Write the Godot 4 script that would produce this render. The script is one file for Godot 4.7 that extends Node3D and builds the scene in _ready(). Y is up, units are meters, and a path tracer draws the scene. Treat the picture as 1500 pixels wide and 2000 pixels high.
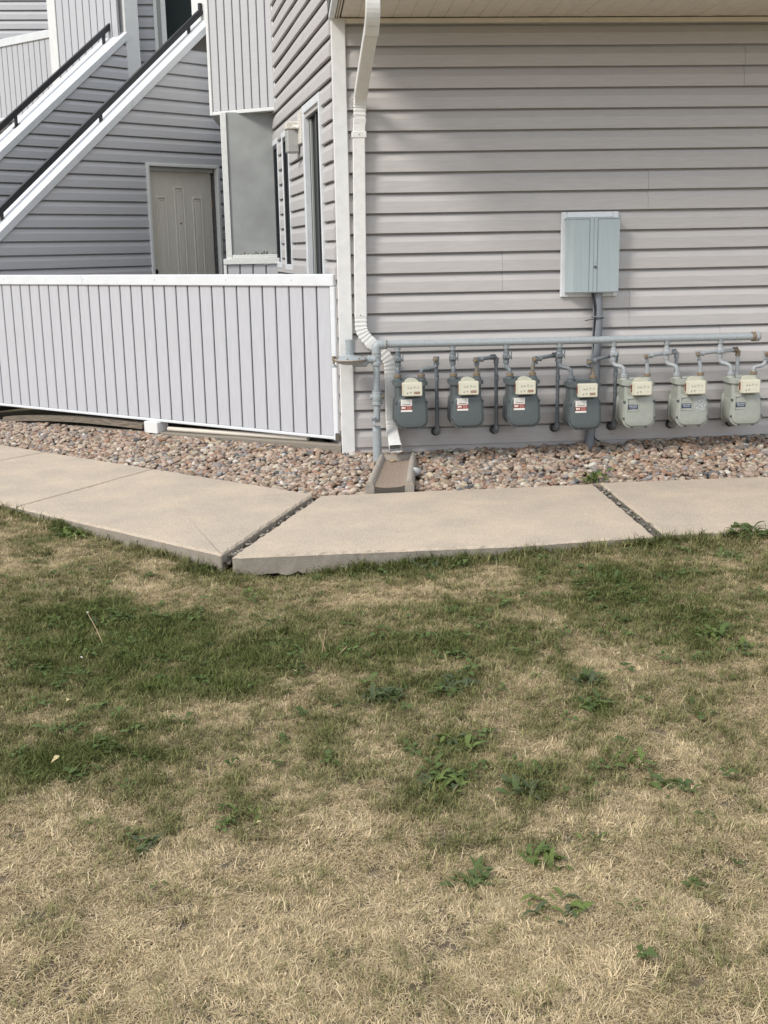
extends Node3D

var M := {}
var used := {}
var base_of := {}
var tex_cache := {}
var mesh_cache := {}
var rng := RandomNumberGenerator.new()
var bump := FastNoiseLite.new()
var lay := FastNoiseLite.new()
var patches: Array = []

# ------------------------------------------------------------------ helpers: nodes
func numbered(called: String, parent: Node = null) -> String:
	var key = called if parent == null else str(parent.get_instance_id()) + called
	if used.has(key):
		used[key] += 1
		return "%s_%03d" % [called, used[key]]
	used[key] = 0
	return called

func tag(o: Node, label: String, category: String, group := "", kind := "") -> Node:
	o.set_meta("label", label)
	if category != "":
		o.set_meta("category", category)
	if group != "":
		o.set_meta("group", group)
	if kind != "":
		o.set_meta("kind", kind)
	return o

func thing(called: String, label: String, category: String, at := Vector3.ZERO, group := "", local := false) -> Node3D:
	var o := Node3D.new()
	o.name = numbered(called)
	add_child(o, true)
	o.position = at
	if not local:
		base_of[o] = at
	tag(o, label, category, group)
	return o

func structure(called: String, label: String) -> Node3D:
	var o := Node3D.new()
	o.name = numbered(called)
	add_child(o, true)
	base_of[o] = Vector3.ZERO
	tag(o, label, called.replace("_", " "), "", "structure")
	return o

func mi(called: String, mesh: Mesh, m: Material, parent: Node) -> MeshInstance3D:
	var p := MeshInstance3D.new()
	p.mesh = mesh
	p.material_override = m
	var up := parent if parent != null else self
	p.name = numbered(called, null if up == self else up)
	up.add_child(p, true)
	p.position = -base_of.get(up, Vector3.ZERO)
	return p

func put(called: String, s: SurfaceTool, m: Material, parent: Node) -> MeshInstance3D:
	s.generate_normals()
	return mi(called, s.commit(), m, parent)

# ------------------------------------------------------------------ helpers: shapes
func st(group := -1) -> SurfaceTool:
	var s := SurfaceTool.new()
	s.begin(Mesh.PRIMITIVE_TRIANGLES)
	s.set_smooth_group(group)
	return s

func FR(o: Vector3, deg: float) -> Transform3D:
	var a := deg_to_rad(deg)
	return Transform3D(Basis(Vector3(cos(a), 0, -sin(a)), Vector3.UP, Vector3(sin(a), 0, cos(a))), o)

func tri(s: SurfaceTool, a: Vector3, b: Vector3, c: Vector3):
	s.add_vertex(a); s.add_vertex(b); s.add_vertex(c)

func face(s: SurfaceTool, a: Vector3, b: Vector3, c: Vector3, d: Vector3):
	tri(s, a, b, c); tri(s, a, c, d)

func poly_out(s: SurfaceTool, p: Array, out: Vector3):
	var n: Vector3 = (p[0] - p[2]).cross(p[0] - p[1])
	if n.dot(out) < 0:
		p.reverse()
	for i in range(1, p.size() - 1):
		tri(s, p[0], p[i], p[i + 1])

# chamfered box between two corners of the frame F
func box(s: SurfaceTool, F: Transform3D, lo: Vector3, hi: Vector3, c := 0.003):
	var m := (lo + hi) * 0.5
	var h := (hi - lo).abs() * 0.5
	c = minf(c, minf(h.x, minf(h.y, h.z)) * 0.6)
	var v := func(k: int, sg: Vector3) -> Vector3:
		var q := Vector3(h.x - c, h.y - c, h.z - c)
		q[k] = h[k]
		return F * (m + q * sg)
	for k in 3:
		var i := (k + 1) % 3
		var j := (k + 2) % 3
		for a in [-1.0, 1.0]:
			var q := []
			for bc in [[-1, -1], [1, -1], [1, 1], [-1, 1]]:
				var sg := Vector3.ZERO
				sg[k] = a; sg[i] = bc[0]; sg[j] = bc[1]
				q.append(v.call(k, sg))
			var o := Vector3.ZERO
			o[k] = a
			poly_out(s, q, F.basis * o)
			for b in [-1.0, 1.0]:
				var e0 := Vector3.ZERO
				e0[k] = a; e0[i] = b; e0[j] = -1
				var e1 := e0
				e1[j] = 1
				var oo := Vector3.ZERO
				oo[k] = a; oo[i] = b
				poly_out(s, [v.call(k, e0), v.call(k, e1), v.call(i, e1), v.call(i, e0)], F.basis * oo)
	for x in [-1, 1]:
		for y in [-1, 1]:
			for z in [-1, 1]:
				var sg := Vector3(x, y, z)
				poly_out(s, [v.call(0, sg), v.call(1, sg), v.call(2, sg)], F.basis * sg)

# polygon (x,y) of the frame F, pulled from z0 to z1
func prism(s: SurfaceTool, F: Transform3D, p: PackedVector2Array, z0: float, z1: float):
	var t := Geometry2D.triangulate_polygon(p)
	var cw := Geometry2D.is_polygon_clockwise(p)
	for k in range(0, t.size(), 3):
		var a := p[t[k]]
		var b := p[t[k + 1]]
		var c := p[t[k + 2]]
		poly_out(s, [F * Vector3(a.x, a.y, z1), F * Vector3(b.x, b.y, z1), F * Vector3(c.x, c.y, z1)], F.basis.z * (z1 - z0))
		poly_out(s, [F * Vector3(a.x, a.y, z0), F * Vector3(b.x, b.y, z0), F * Vector3(c.x, c.y, z0)], F.basis.z * (z0 - z1))
	for i in p.size():
		var a := p[i]
		var b := p[(i + 1) % p.size()]
		var n := Vector2(b.y - a.y, a.x - b.x) * (-1.0 if cw else 1.0)
		poly_out(s, [F * Vector3(a.x, a.y, z0), F * Vector3(b.x, b.y, z0), F * Vector3(b.x, b.y, z1), F * Vector3(a.x, a.y, z1)], F.basis * Vector3(n.x, n.y, 0))

func bend(p: Array, r: float, n := 6) -> Array:
	var out := [p[0]]
	for i in range(1, p.size() - 1):
		var a: Vector3 = p[i - 1] - p[i]
		var b: Vector3 = p[i + 1] - p[i]
		var d := minf(r, minf(a.length(), b.length()) * 0.48)
		var q0: Vector3 = p[i] + a.normalized() * d
		var q1: Vector3 = p[i] + b.normalized() * d
		for k in n + 1:
			var t := float(k) / n
			out.append(q0.lerp(p[i], t).lerp(p[i].lerp(q1, t), t))
	out.append(p[-1])
	return out

func densify(p: Array, step: float) -> Array:
	var out := [p[0]]
	for i in range(1, p.size()):
		var n := maxi(1, int(round(p[i - 1].distance_to(p[i]) / step)))
		for k in n:
			out.append(p[i - 1].lerp(p[i], float(k + 1) / n))
	return out

# profile (x across, y out) swept along a path; scales per point
func sweep(s: SurfaceTool, p: Array, prof: PackedVector2Array, u0: Vector3, scales := [], caps := true, smooth := true):
	var rings := []
	var u := u0
	for i in p.size():
		var d: Vector3 = (p[mini(i + 1, p.size() - 1)] - p[maxi(i - 1, 0)]).normalized()
		u = (u - d * u.dot(d)).normalized()
		var w := d.cross(u)
		var k: float = scales[i] if scales.size() else 1.0
		var ring := []
		for q in prof:
			ring.append(p[i] + (u * q.x + w * q.y) * k)
		rings.append(ring)
	var n := prof.size()
	for i in range(1, p.size()):
		for j in n:
			s.set_smooth_group(0 if smooth else -1)
			face(s, rings[i - 1][j], rings[i - 1][(j + 1) % n], rings[i][(j + 1) % n], rings[i][j])
	if caps:
		s.set_smooth_group(-1)
		for e in [0, p.size() - 1]:
			var o: Vector3 = (p[0] - p[1]) if e == 0 else (p[-1] - p[-2])
			poly_out(s, rings[e].duplicate(), o)

func circle(r: float, n := 12) -> PackedVector2Array:
	var q := PackedVector2Array()
	for i in n:
		q.append(Vector2.from_angle(TAU * i / n) * r)
	return q

func tube(s: SurfaceTool, p: Array, r: float, n := 12, caps := true, scales := []):
	var d: Vector3 = p[1] - p[0]
	var u := Vector3.RIGHT if absf(d.normalized().x) < 0.8 else Vector3.UP
	sweep(s, p, circle(r, n), u, scales, caps)

# (radius, height) pairs turned about the frame's y
func lathe(s: SurfaceTool, F: Transform3D, prof: Array, n := 16, smooth := false):
	for i in range(1, prof.size()):
		s.set_smooth_group(20 if smooth else 20 + i)
		for k in n:
			var a := TAU * k / n
			var b := TAU * (k + 1) / n
			var p0: Vector2 = prof[i - 1]
			var p1: Vector2 = prof[i]
			var A := F * Vector3(p0.x * cos(a), p0.y, p0.x * sin(a))
			var B := F * Vector3(p0.x * cos(b), p0.y, p0.x * sin(b))
			var C := F * Vector3(p1.x * cos(b), p1.y, p1.x * sin(b))
			var D := F * Vector3(p1.x * cos(a), p1.y, p1.x * sin(a))
			if p0.x > 1e-6:
				tri(s, A, B, C)
			if p1.x > 1e-6:
				tri(s, A, C, D)
	s.set_smooth_group(-1)

func at_y(p: Vector3) -> Transform3D:
	return Transform3D(Basis(), p)

# a frame whose y runs along d
func along(p: Vector3, d: Vector3) -> Transform3D:
	var y := d.normalized()
	var x := (Vector3.RIGHT if absf(y.x) < 0.8 else Vector3.UP)
	x = (x - y * x.dot(y)).normalized()
	return Transform3D(Basis(x, y, x.cross(y)), p)

func picture(s: SurfaceTool, a: Vector3, b: Vector3, c: Vector3, d: Vector3):
	var q := [a, b, c, d]
	var uv := [Vector2(0, 0), Vector2(1, 0), Vector2(1, 1), Vector2(0, 1)]
	for k in [0, 1, 2, 0, 2, 3]:
		s.set_uv(uv[k])
		s.add_vertex(q[k])

# ------------------------------------------------------------------ helpers: materials
func lin(r: float, g: float, b: float) -> Color:
	return Color(r, g, b).linear_to_srgb()

func noise_tex(key: String, freq: float, lo: float, hi: float, oct := 4, normal := false, cell := false, strength := 4.0, mid := 0.5) -> NoiseTexture2D:
	if tex_cache.has(key):
		return tex_cache[key]
	var n := FastNoiseLite.new()
	n.seed = hash(key) % 9999
	n.noise_type = FastNoiseLite.TYPE_CELLULAR if cell else FastNoiseLite.TYPE_SIMPLEX_SMOOTH
	n.frequency = freq
	n.fractal_octaves = oct
	var t := NoiseTexture2D.new()
	t.width = 512
	t.height = 512
	t.seamless = true
	t.noise = n
	if normal:
		t.as_normal_map = true
		t.bump_strength = strength
	else:
		var g := Gradient.new()
		g.offsets = PackedFloat32Array([maxf(0.0, mid - 0.35), minf(1.0, mid + 0.35)])
		g.colors = PackedColorArray([Color(lo, lo, lo), Color(hi, hi, hi)])
		t.color_ramp = g
	tex_cache[key] = t
	return t

func mat(c: Color, rough := 0.6, tex: Texture2D = null, sc := Vector3.ONE, nrm: Texture2D = null, ns := 0.5, metal := 0.0) -> StandardMaterial3D:
	var m := StandardMaterial3D.new()
	m.albedo_color = c
	m.roughness = rough
	m.metallic = metal
	if tex or nrm:
		m.uv1_triplanar = true
		m.uv1_world_triplanar = true
		m.uv1_scale = sc
	if tex:
		m.albedo_texture = tex
	if nrm:
		m.normal_enabled = true
		m.normal_texture = nrm
		m.normal_scale = ns
	return m

func with_detail(m: StandardMaterial3D, over: Color, key: String, freq: float, sc: float, lo: float, hi: float, cell := false) -> StandardMaterial3D:
	# patches of another colour laid over the first, by a noise of their own
	var n := FastNoiseLite.new()
	n.seed = hash(key) % 9999
	n.frequency = freq
	n.noise_type = FastNoiseLite.TYPE_CELLULAR if cell else FastNoiseLite.TYPE_SIMPLEX_SMOOTH
	n.fractal_octaves = 4
	var t := NoiseTexture2D.new()
	t.width = 512; t.height = 512; t.seamless = true; t.noise = n
	var g := Gradient.new()
	g.offsets = PackedFloat32Array([lo, hi])
	g.colors = PackedColorArray([Color(over.r, over.g, over.b, 0), Color(over.r, over.g, over.b, 1)])
	t.color_ramp = g
	m.detail_enabled = true
	m.detail_blend_mode = BaseMaterial3D.BLEND_MODE_MIX
	m.detail_albedo = t
	m.detail_uv_layer = BaseMaterial3D.DETAIL_UV_2
	m.uv2_triplanar = true
	m.uv2_world_triplanar = true
	m.uv2_scale = Vector3.ONE * sc
	return m

func make_materials():
	var streak := noise_tex("streak", 0.02, 0.965, 1.0, 4)
	var grain := noise_tex("grain", 0.03, 0, 1, 4, true, false, 3.0)
	var fine := noise_tex("fine", 0.12, 0.80, 1.0, 3)
	var blotch := noise_tex("blotch", 0.012, 0.955, 1.0, 5)
	var speck := noise_tex("speck", 0.25, 0.66, 1.0, 3)
	var rough := noise_tex("rough", 0.08, 0, 1, 4, true, false, 8.0)
	var orange := noise_tex("orange", 0.2, 0, 1, 2, true, false, 2.0)
	M.siding = mat(lin(0.455, 0.430, 0.416), 0.5, streak, Vector3(0.5, 5.0, 0.5), grain, 0.22)
	M.siding_back = mat(lin(0.49, 0.485, 0.495), 0.5, streak, Vector3(0.5, 5.0, 0.5), grain, 0.22)
	M.board = mat(lin(0.475, 0.475, 0.50), 0.5, streak, Vector3(4.0, 0.5, 4.0), grain, 0.15)
	M.board_gap = mat(lin(0.30, 0.29, 0.30), 0.7)
	M.white = mat(lin(0.67, 0.685, 0.70), 0.42, blotch, Vector3.ONE * 1.5, grain, 0.06)
	M.post = mat(lin(0.70, 0.695, 0.68), 0.45, blotch, Vector3.ONE * 1.5, grain, 0.06)
	M.cream = mat(lin(0.70, 0.64, 0.56), 0.55, blotch, Vector3.ONE * 1.2, grain, 0.08)
	M.core = mat(lin(0.12, 0.11, 0.10), 0.9)
	M.dark = mat(lin(0.02, 0.02, 0.022), 0.8)
	M.downspout = mat(lin(0.72, 0.71, 0.68), 0.38, blotch, Vector3.ONE * 2.5, orange, 0.08)
	M.door = mat(lin(0.79, 0.745, 0.645), 0.55, streak, Vector3(3.0, 0.6, 3.0), grain, 0.12)
	M.door_frame = mat(lin(0.74, 0.74, 0.71), 0.6, blotch, Vector3.ONE * 4.0)
	M.panel = mat(lin(0.36, 0.37, 0.36), 0.8, noise_tex("cloudy", 0.006, 0.90, 1.0, 5), Vector3.ONE * 0.8, rough, 0.03)
	M.mould = mat(lin(0.10, 0.10, 0.08), 0.9, fine, Vector3.ONE * 6.0)
	M.black = mat(lin(0.012, 0.012, 0.014), 0.35)
	M.glass = mat(lin(0.022, 0.027, 0.028), 0.12)
	M.glass.metallic_specular = 0.07
	M.sash = mat(lin(0.035, 0.035, 0.036), 0.4)
	M.blind = mat(lin(0.30, 0.31, 0.29), 0.6)
	M.lamp = mat(lin(0.62, 0.61, 0.58), 0.35, noise_tex("crackle", 0.05, 0.6, 1.0, 4), Vector3.ONE * 8.0)
	M.lamp_metal = with_detail(mat(lin(0.68, 0.66, 0.60), 0.5), lin(0.22, 0.10, 0.05), "lamprust", 0.05, 5.0, 0.6, 0.72)
	M.pipe_light = with_detail(mat(lin(0.33, 0.36, 0.37), 0.45, blotch, Vector3.ONE * 3.0, orange, 0.1), lin(0.06, 0.05, 0.045), "chips", 0.07, 3.0, 0.74, 0.80)
	M.pipe_grey = with_detail(mat(lin(0.14, 0.158, 0.172), 0.45, blotch, Vector3.ONE * 4.0, orange, 0.1), lin(0.30, 0.29, 0.27), "wear", 0.03, 3.0, 0.66, 0.85)
	M.pipe_pale = with_detail(mat(lin(0.34, 0.36, 0.375), 0.45, blotch, Vector3.ONE * 4.0, orange, 0.1), lin(0.16, 0.12, 0.09), "wear2", 0.05, 4.0, 0.66, 0.80)
	M.rust = with_detail(mat(lin(0.20, 0.135, 0.085), 0.75, fine, Vector3.ONE * 9.0, rough, 0.3), lin(0.33, 0.29, 0.20), "brass", 0.04, 6.0, 0.5, 0.75)
	M.pipe_worn = with_detail(mat(lin(0.19, 0.175, 0.15), 0.6, blotch, Vector3.ONE * 4.0, rough, 0.2), lin(0.16, 0.10, 0.06), "wornrust", 0.04, 5.0, 0.5, 0.75)
	M.meter_dark = mat(lin(0.092, 0.108, 0.111), 0.42, blotch, Vector3.ONE * 3.0, orange, 0.12)
	M.meter_light = with_detail(mat(lin(0.34, 0.355, 0.315), 0.45, blotch, Vector3.ONE * 3.0, orange, 0.12), lin(0.30, 0.31, 0.27), "grime", 0.03, 3.0, 0.55, 0.8)
	M.smear = mat(lin(0.50, 0.53, 0.52), 0.15, noise_tex("smears", 0.03, 0.7, 1.0, 3), Vector3.ONE * 5.0)
	M.bolt = mat(lin(0.07, 0.08, 0.08), 0.5)
	M.index = mat(lin(0.50, 0.475, 0.37), 0.4)
	M.index_side = mat(lin(0.42, 0.37, 0.24), 0.4)
	M.index_hood = mat(lin(0.48, 0.47, 0.38), 0.35)
	M.red = mat(lin(0.20, 0.05, 0.04), 0.5)
	M.cabinet = mat(lin(0.345, 0.40, 0.41), 0.42, streak, Vector3(6.0, 0.4, 6.0), orange, 0.05)
	M.conduit = mat(lin(0.20, 0.215, 0.235), 0.55, streak, Vector3(5.0, 0.6, 5.0))
	M.cable = mat(lin(0.012, 0.012, 0.014), 0.5)
	M.concrete = mat(lin(0.585, 0.480, 0.368), 0.9, ImageTexture.create_from_image(concrete_image(31)), Vector3.ONE * 0.47, rough, 0.05)
	M.concrete_side = with_detail(mat(lin(0.42, 0.365, 0.295), 0.95, speck, Vector3.ONE * 4.0, rough, 0.8), lin(0.30, 0.265, 0.22), "sidestain", 0.03, 2.0, 0.40, 0.8)
	M.mortar = mat(lin(0.29, 0.255, 0.215), 0.95, fine, Vector3.ONE * 6.0, rough, 0.6)
	M.crumb = mat(lin(0.15, 0.13, 0.105), 0.95, speck, Vector3.ONE * 8.0, rough, 1.0)
	M.splash = with_detail(mat(lin(0.50, 0.43, 0.35), 0.92, speck, Vector3.ONE * 6.0, rough, 0.35), lin(0.26, 0.245, 0.22), "splashstain", 0.02, 1.5, 0.5, 0.75)
	M.splash_bed = mat(lin(0.60, 0.46, 0.35), 0.95, noise_tex("aggregate", 0.16, 0.35, 1.0, 2), Vector3.ONE * 2.2, rough, 0.9)
	M.pad = mat(lin(0.27, 0.235, 0.19), 0.95, fine, Vector3.ONE * 3.0, rough, 0.5)
	M.plank = mat(lin(0.27, 0.22, 0.165), 0.85, noise_tex("woodgrain", 0.03, 0.55, 1.0, 4), Vector3(0.8, 9.0, 0.8), grain, 0.4)
	M.soil = mat(lin(0.19, 0.145, 0.095), 0.95, speck, Vector3.ONE * 2.0, rough, 0.8)
	M.bed_soil = mat(lin(0.20, 0.155, 0.12), 0.95, speck, Vector3.ONE * 4.0, rough, 0.8)
	M.ground = mat(lin(0.26, 0.22, 0.12), 0.95, blotch, Vector3.ONE * 0.4)
	M.grass = mat(Color.WHITE, 0.75)
	M.grass.vertex_color_use_as_albedo = true
	M.grass.metallic_specular = 0.12
	M.stone = mat(Color.WHITE, 0.8, noise_tex("stonefleck", 0.06, 0.72, 1.0, 4), Vector3.ONE * 6.0)
	M.stone.vertex_color_use_as_albedo = true
	M.leaf = []
	for c in [lin(0.066, 0.092, 0.034), lin(0.078, 0.108, 0.034), lin(0.105, 0.138, 0.040), lin(0.064, 0.080, 0.042)]:
		var l := mat(c, 0.6)
		l.metallic_specular = 0.25
		l.backlight_enabled = true
		l.backlight = lin(0.07, 0.10, 0.02)
		M.leaf.append(l)
	M.dry_leaf = mat(lin(0.48, 0.38, 0.20), 0.85)
	M.straw = mat(lin(0.40, 0.28, 0.17), 0.8)
	M.fluff = mat(lin(0.40, 0.37, 0.31), 0.95)
	M.label_red = image_mat(label_image(true))
	M.label_blue = image_mat(label_image(false))
	M.dial_code = image_mat(dial_image(true))
	M.dial_plain = image_mat(dial_image(false))

func image_mat(im: Image) -> StandardMaterial3D:
	var m := StandardMaterial3D.new()
	m.albedo_texture = ImageTexture.create_from_image(im)
	m.roughness = 0.45
	return m

func concrete_image(seed_: int) -> Image:
	# grit, faint trowel clouds, dark specks and a few pale worn spots
	var n := 768
	var layers := []
	for q in [[0.006, 4], [0.035, 4], [0.30, 2], [0.09, 2]]:
		var f := FastNoiseLite.new()
		f.seed = seed_ + layers.size() * 7
		f.noise_type = FastNoiseLite.TYPE_SIMPLEX_SMOOTH
		f.frequency = q[0]
		f.fractal_octaves = q[1]
		var im := f.get_seamless_image(n, n)
		im.convert(Image.FORMAT_L8)
		layers.append(im.get_data())
	var r := RandomNumberGenerator.new()
	r.seed = seed_
	var out := PackedByteArray()
	out.resize(n * n * 3)
	for i in n * n:
		var a: float = layers[0][i] / 255.0 - 0.5
		var b: float = layers[1][i] / 255.0 - 0.5
		var c: float = layers[2][i] / 255.0 - 0.5
		var d: float = layers[3][i] / 255.0
		var v := 0.85 + a * 0.08 + b * 0.035 + c * 0.24 + r.randf_range(-0.05, 0.05)
		if d > 0.86:
			v -= (d - 0.86) * 1.1
		out[i * 3] = int(clampf(v + a * 0.01, 0, 1) * 255)
		out[i * 3 + 1] = int(clampf(v, 0, 1) * 255)
		out[i * 3 + 2] = int(clampf(v - a * 0.02 - b * 0.01, 0, 1) * 255)
	return Image.create_from_data(n, n, false, Image.FORMAT_RGB8, out)

func scribble(im: Image, x0: int, y0: int, w: int, h: int, c: Color, step: int, seed_: int):
	var r := RandomNumberGenerator.new()
	r.seed = seed_
	var x := x0
	while x < x0 + w:
		var bw := r.randi_range(1, step)
		im.fill_rect(Rect2i(x, y0, bw, h), c)
		if r.randf() < 0.5:
			im.fill_rect(Rect2i(x, y0 + h / 3, bw + 2, maxi(1, h / 4)), c)
		x += bw + r.randi_range(1, 2)

func label_image(red: bool) -> Image:
	var im := Image.create(96, 96, false, Image.FORMAT_RGB8)
	if red:
		im.fill(Color(0.86, 0.85, 0.82))
		for k in 3:
			scribble(im, 14, 8 + k * 9, 68, 3, Color(0.55, 0.54, 0.53), 4, 11 + k)
		im.fill_rect(Rect2i(14, 37, 70, 5), Color(0.2, 0.2, 0.2))
		im.fill_rect(Rect2i(0, 49, 96, 32), Color(0.47, 0.12, 0.11))
		scribble(im, 6, 55, 36, 18, Color(0.90, 0.86, 0.82), 6, 5)
		scribble(im, 50, 53, 40, 6, Color(0.86, 0.72, 0.68), 3, 6)
		scribble(im, 50, 63, 40, 5, Color(0.86, 0.72, 0.68), 3, 8)
		scribble(im, 50, 71, 40, 5, Color(0.86, 0.72, 0.68), 3, 9)
	else:
		im.fill(Color(0.10, 0.14, 0.27))
		scribble(im, 6, 16, 84, 26, Color(0.72, 0.74, 0.74), 5, 21)
		scribble(im, 14, 56, 70, 22, Color(0.66, 0.69, 0.70), 4, 22)
	return im

func dial_image(code: bool) -> Image:
	var im := Image.create(128, 80, false, Image.FORMAT_RGB8)
	im.fill(Color(0.80, 0.785, 0.71))
	for k in 6:
		var c := Vector2(28 + k * 24, 28) if k < 4 else Vector2(26 + (k - 4) * 24, 62)
		var r := 8.5 if k < 4 else 6.5
		for y in range(-10, 11):
			for x in range(-10, 11):
				var d := Vector2(x, y).length()
				if absf(d - r) < 0.8:
					im.set_pixel(int(c.x) + x, int(c.y) + y, Color(0.62, 0.60, 0.53))
		var a := 0.6 + k * 1.9
		for q in 8:
			im.fill_rect(Rect2i(int(c.x + cos(a) * q) - 1, int(c.y + sin(a) * q) - 1, 3, 3), Color(0.16, 0.16, 0.15))
	if code:
		im.fill_rect(Rect2i(72, 54, 44, 17), Color(0.45, 0.33, 0.27))
		scribble(im, 74, 56, 38, 13, Color(0.70, 0.60, 0.52), 2, 3)
	else:
		im.fill_rect(Rect2i(80, 60, 30, 2), Color(0.6, 0.58, 0.5))
	return im

# ------------------------------------------------------------------ siding
const PROFILE := [[0.000, 0.000], [0.000, 0.0190], [0.0025, 0.0205], [0.064, 0.0180], [0.0675, 0.0165], [0.084, 0.0090], [0.1020, 0.0015], [0.1035, -0.0120], [0.1165, -0.0125]]

func course(s: SurfaceTool, F: Transform3D, y0: float, h: float, lo: Callable, hi: Callable, wave := 0.0013, lift := 0.0, ymin := -9.0, ymax := 99.0):
	var n := maxi(1, int((hi.call(y0) - lo.call(y0)) / 0.3))
	var k := h / 0.114
	var P := func(i: int, j: int) -> Vector3:
		var y: float = y0 + PROFILE[j][0] * k
		var t := float(i) / n
		var x: float = lerpf(lo.call(y), hi.call(y), t)
		var w := bump.get_noise_3d(x * 14.0, y0 * 60.0, F.origin.z * 5.0)
		return F * Vector3(x, clampf(y + w * minf(wave, 0.003) * 0.5, ymin, ymax), PROFILE[j][1] + lift + (w * wave * (0.4 + j * 0.1) if PROFILE[j][1] > 0.0 else 0.0))
	for j in range(1, PROFILE.size()):
		s.set_smooth_group(j)
		for i in n:
			face(s, P.call(i, j - 1), P.call(i, j), P.call(i + 1, j), P.call(i + 1, j - 1))
	s.set_smooth_group(-1)
	for i in [0, n]:
		var q := []
		for j in PROFILE.size():
			q.append(P.call(i, j))
		var y1: float = y0 + PROFILE[-1][0] * k
		q.append(F * Vector3(lo.call(y1) if i == 0 else hi.call(y1), y1, -0.0135))
		q.append(F * Vector3(lo.call(y0) if i == 0 else hi.call(y0), y0, -0.0135))
		for a in range(1, q.size() - 1):
			tri(s, q[0], q[a], q[a + 1])

func fixed(v: float) -> Callable:
	return func(_y: float) -> float: return v

func siding(parent: Node, F: Transform3D, y0: float, h: float, segs: Array, m: Material, wave := 0.0013):
	for g in segs:
		var s := st()
		course(s, F, y0, h, g[0] if g[0] is Callable else fixed(g[0]), g[1] if g[1] is Callable else fixed(g[1]), wave, g[2] if g.size() > 2 else 0.0, g[3] if g.size() > 3 else -9.0, g[4] if g.size() > 4 else 99.0)
		put("siding_board", s, m, parent)

# vertical boards between two edges of a frame
func boards(parent: Node, F: Transform3D, s0: float, s1: float, w: float, y0, y1, m: Material, gap := 0.011, thick := 0.012):
	var x := s0
	while x < s1 - 0.01:
		var e := minf(x + w, s1)
		var s := st()
		var a: float = y0.call((x + e) * 0.5) if y0 is Callable else y0
		var b: float = y1.call((x + e) * 0.5) if y1 is Callable else y1
		box(s, F, Vector3(x + gap * 0.5, a, 0), Vector3(e - gap * 0.5, b, thick), 0.004)
		put("board", s, m, parent)
		x = e
	var g := st()
	box(g, F, Vector3(s0, (y0.call(s0) if y0 is Callable else y0) + 0.004, -0.012), Vector3(s1, (y1.call(s1) if y1 is Callable else y1) - 0.004, -0.001), 0.0)
	put("backing", g, M.board_gap, parent)

# ------------------------------------------------------------------ heights of the ground
func kerb_distance(x: float, z: float) -> float:
	# metres from the back edge of the pavement towards the walls
	var p := Vector2(x, z)
	var a := Geometry2D.get_closest_point_to_segment(p, Vector2(0.108, 0.765), Vector2(4.5, 0.69))
	var b := Geometry2D.get_closest_point_to_segment(p, Vector2(0.108, 0.765), Vector2(-3.6, -2.76))
	return minf(p.distance_to(a), p.distance_to(b))

func bed_height(x: float, z: float) -> float:
	var d := minf(kerb_distance(x, z), 0.9)
	return -0.028 + d * lerpf(0.140, 0.200, smoothstep(0.45, 0.1, x) * smoothstep(-3.4, -1.2, x)) + maxf(0.0, x - 0.6) * 0.022 * d / 0.74 + bump.get_noise_2d(x * 60.0, z * 60.0) * 0.006

func pad_front(x: float) -> float:
	if x > 0.29:
		return 0.0
	return minf(0.0, 0.025 + (x - 0.27) * 0.854)

func back_edge(x: float) -> float:
	return 0.765 + (x - 0.108) * (0.951 if x < 0.108 else -0.017)

func lawn_edge(x: float) -> float:
	if x < -0.34:
		return 1.985 + (x + 0.34) * 1.018
	if x < 0.94:
		return 1.985
	return 1.985 - (x - 0.94) * 0.088

func lawn_height(x: float, z: float) -> float:
	var y := -0.062 - 0.03 * exp(-pow((x + 0.05) / 0.55, 2) - pow((z - 2.1) / 0.5, 2)) - 0.045 * exp(-pow((x + 0.08) / 0.17, 2) - pow((z - 2.0) / 0.07, 2))
	y += 0.032 * smoothstep(0.6, 1.6, x) * exp(-maxf(0.0, z - 1.9) * 1.2)
	y += 0.035 * smoothstep(-0.8, -1.6, x) * exp(-maxf(0.0, z - 0.7) * 0.8)
	return y + bump.get_noise_2d(x * 40.0, z * 40.0) * 0.012 + bump.get_noise_2d(x * 160.0 + 50.0, z * 160.0) * 0.004

func patch(x: float, z: float, rx: float, rz: float, k: float):
	patches.append([x, z, rx, rz, k])

func greenness(x: float, z: float) -> float:
	var g := lerpf(0.34, 0.03, smoothstep(3.2, 4.9, z))
	for p in patches:
		var dx: float = (x - p[0]) / p[2]
		var dz: float = (z - p[1]) / p[3]
		var q := dx * dx + dz * dz
		if q < 6.0:
			g += (p[4] if p[4] > 0.5 or p[4] < 0.0 else p[4] * 0.72) * 0.56 * exp(-q * 0.8)
	g += lay.get_noise_2d(x * 110.0, z * 110.0) * 0.42 + lay.get_noise_2d(x * 620.0, z * 620.0 + 7.0) * 0.22 + lay.get_noise_2d(x * 330.0 + 9.0, z * 330.0) * 0.26
	return clampf(g, 0.0, 1.0)

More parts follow.
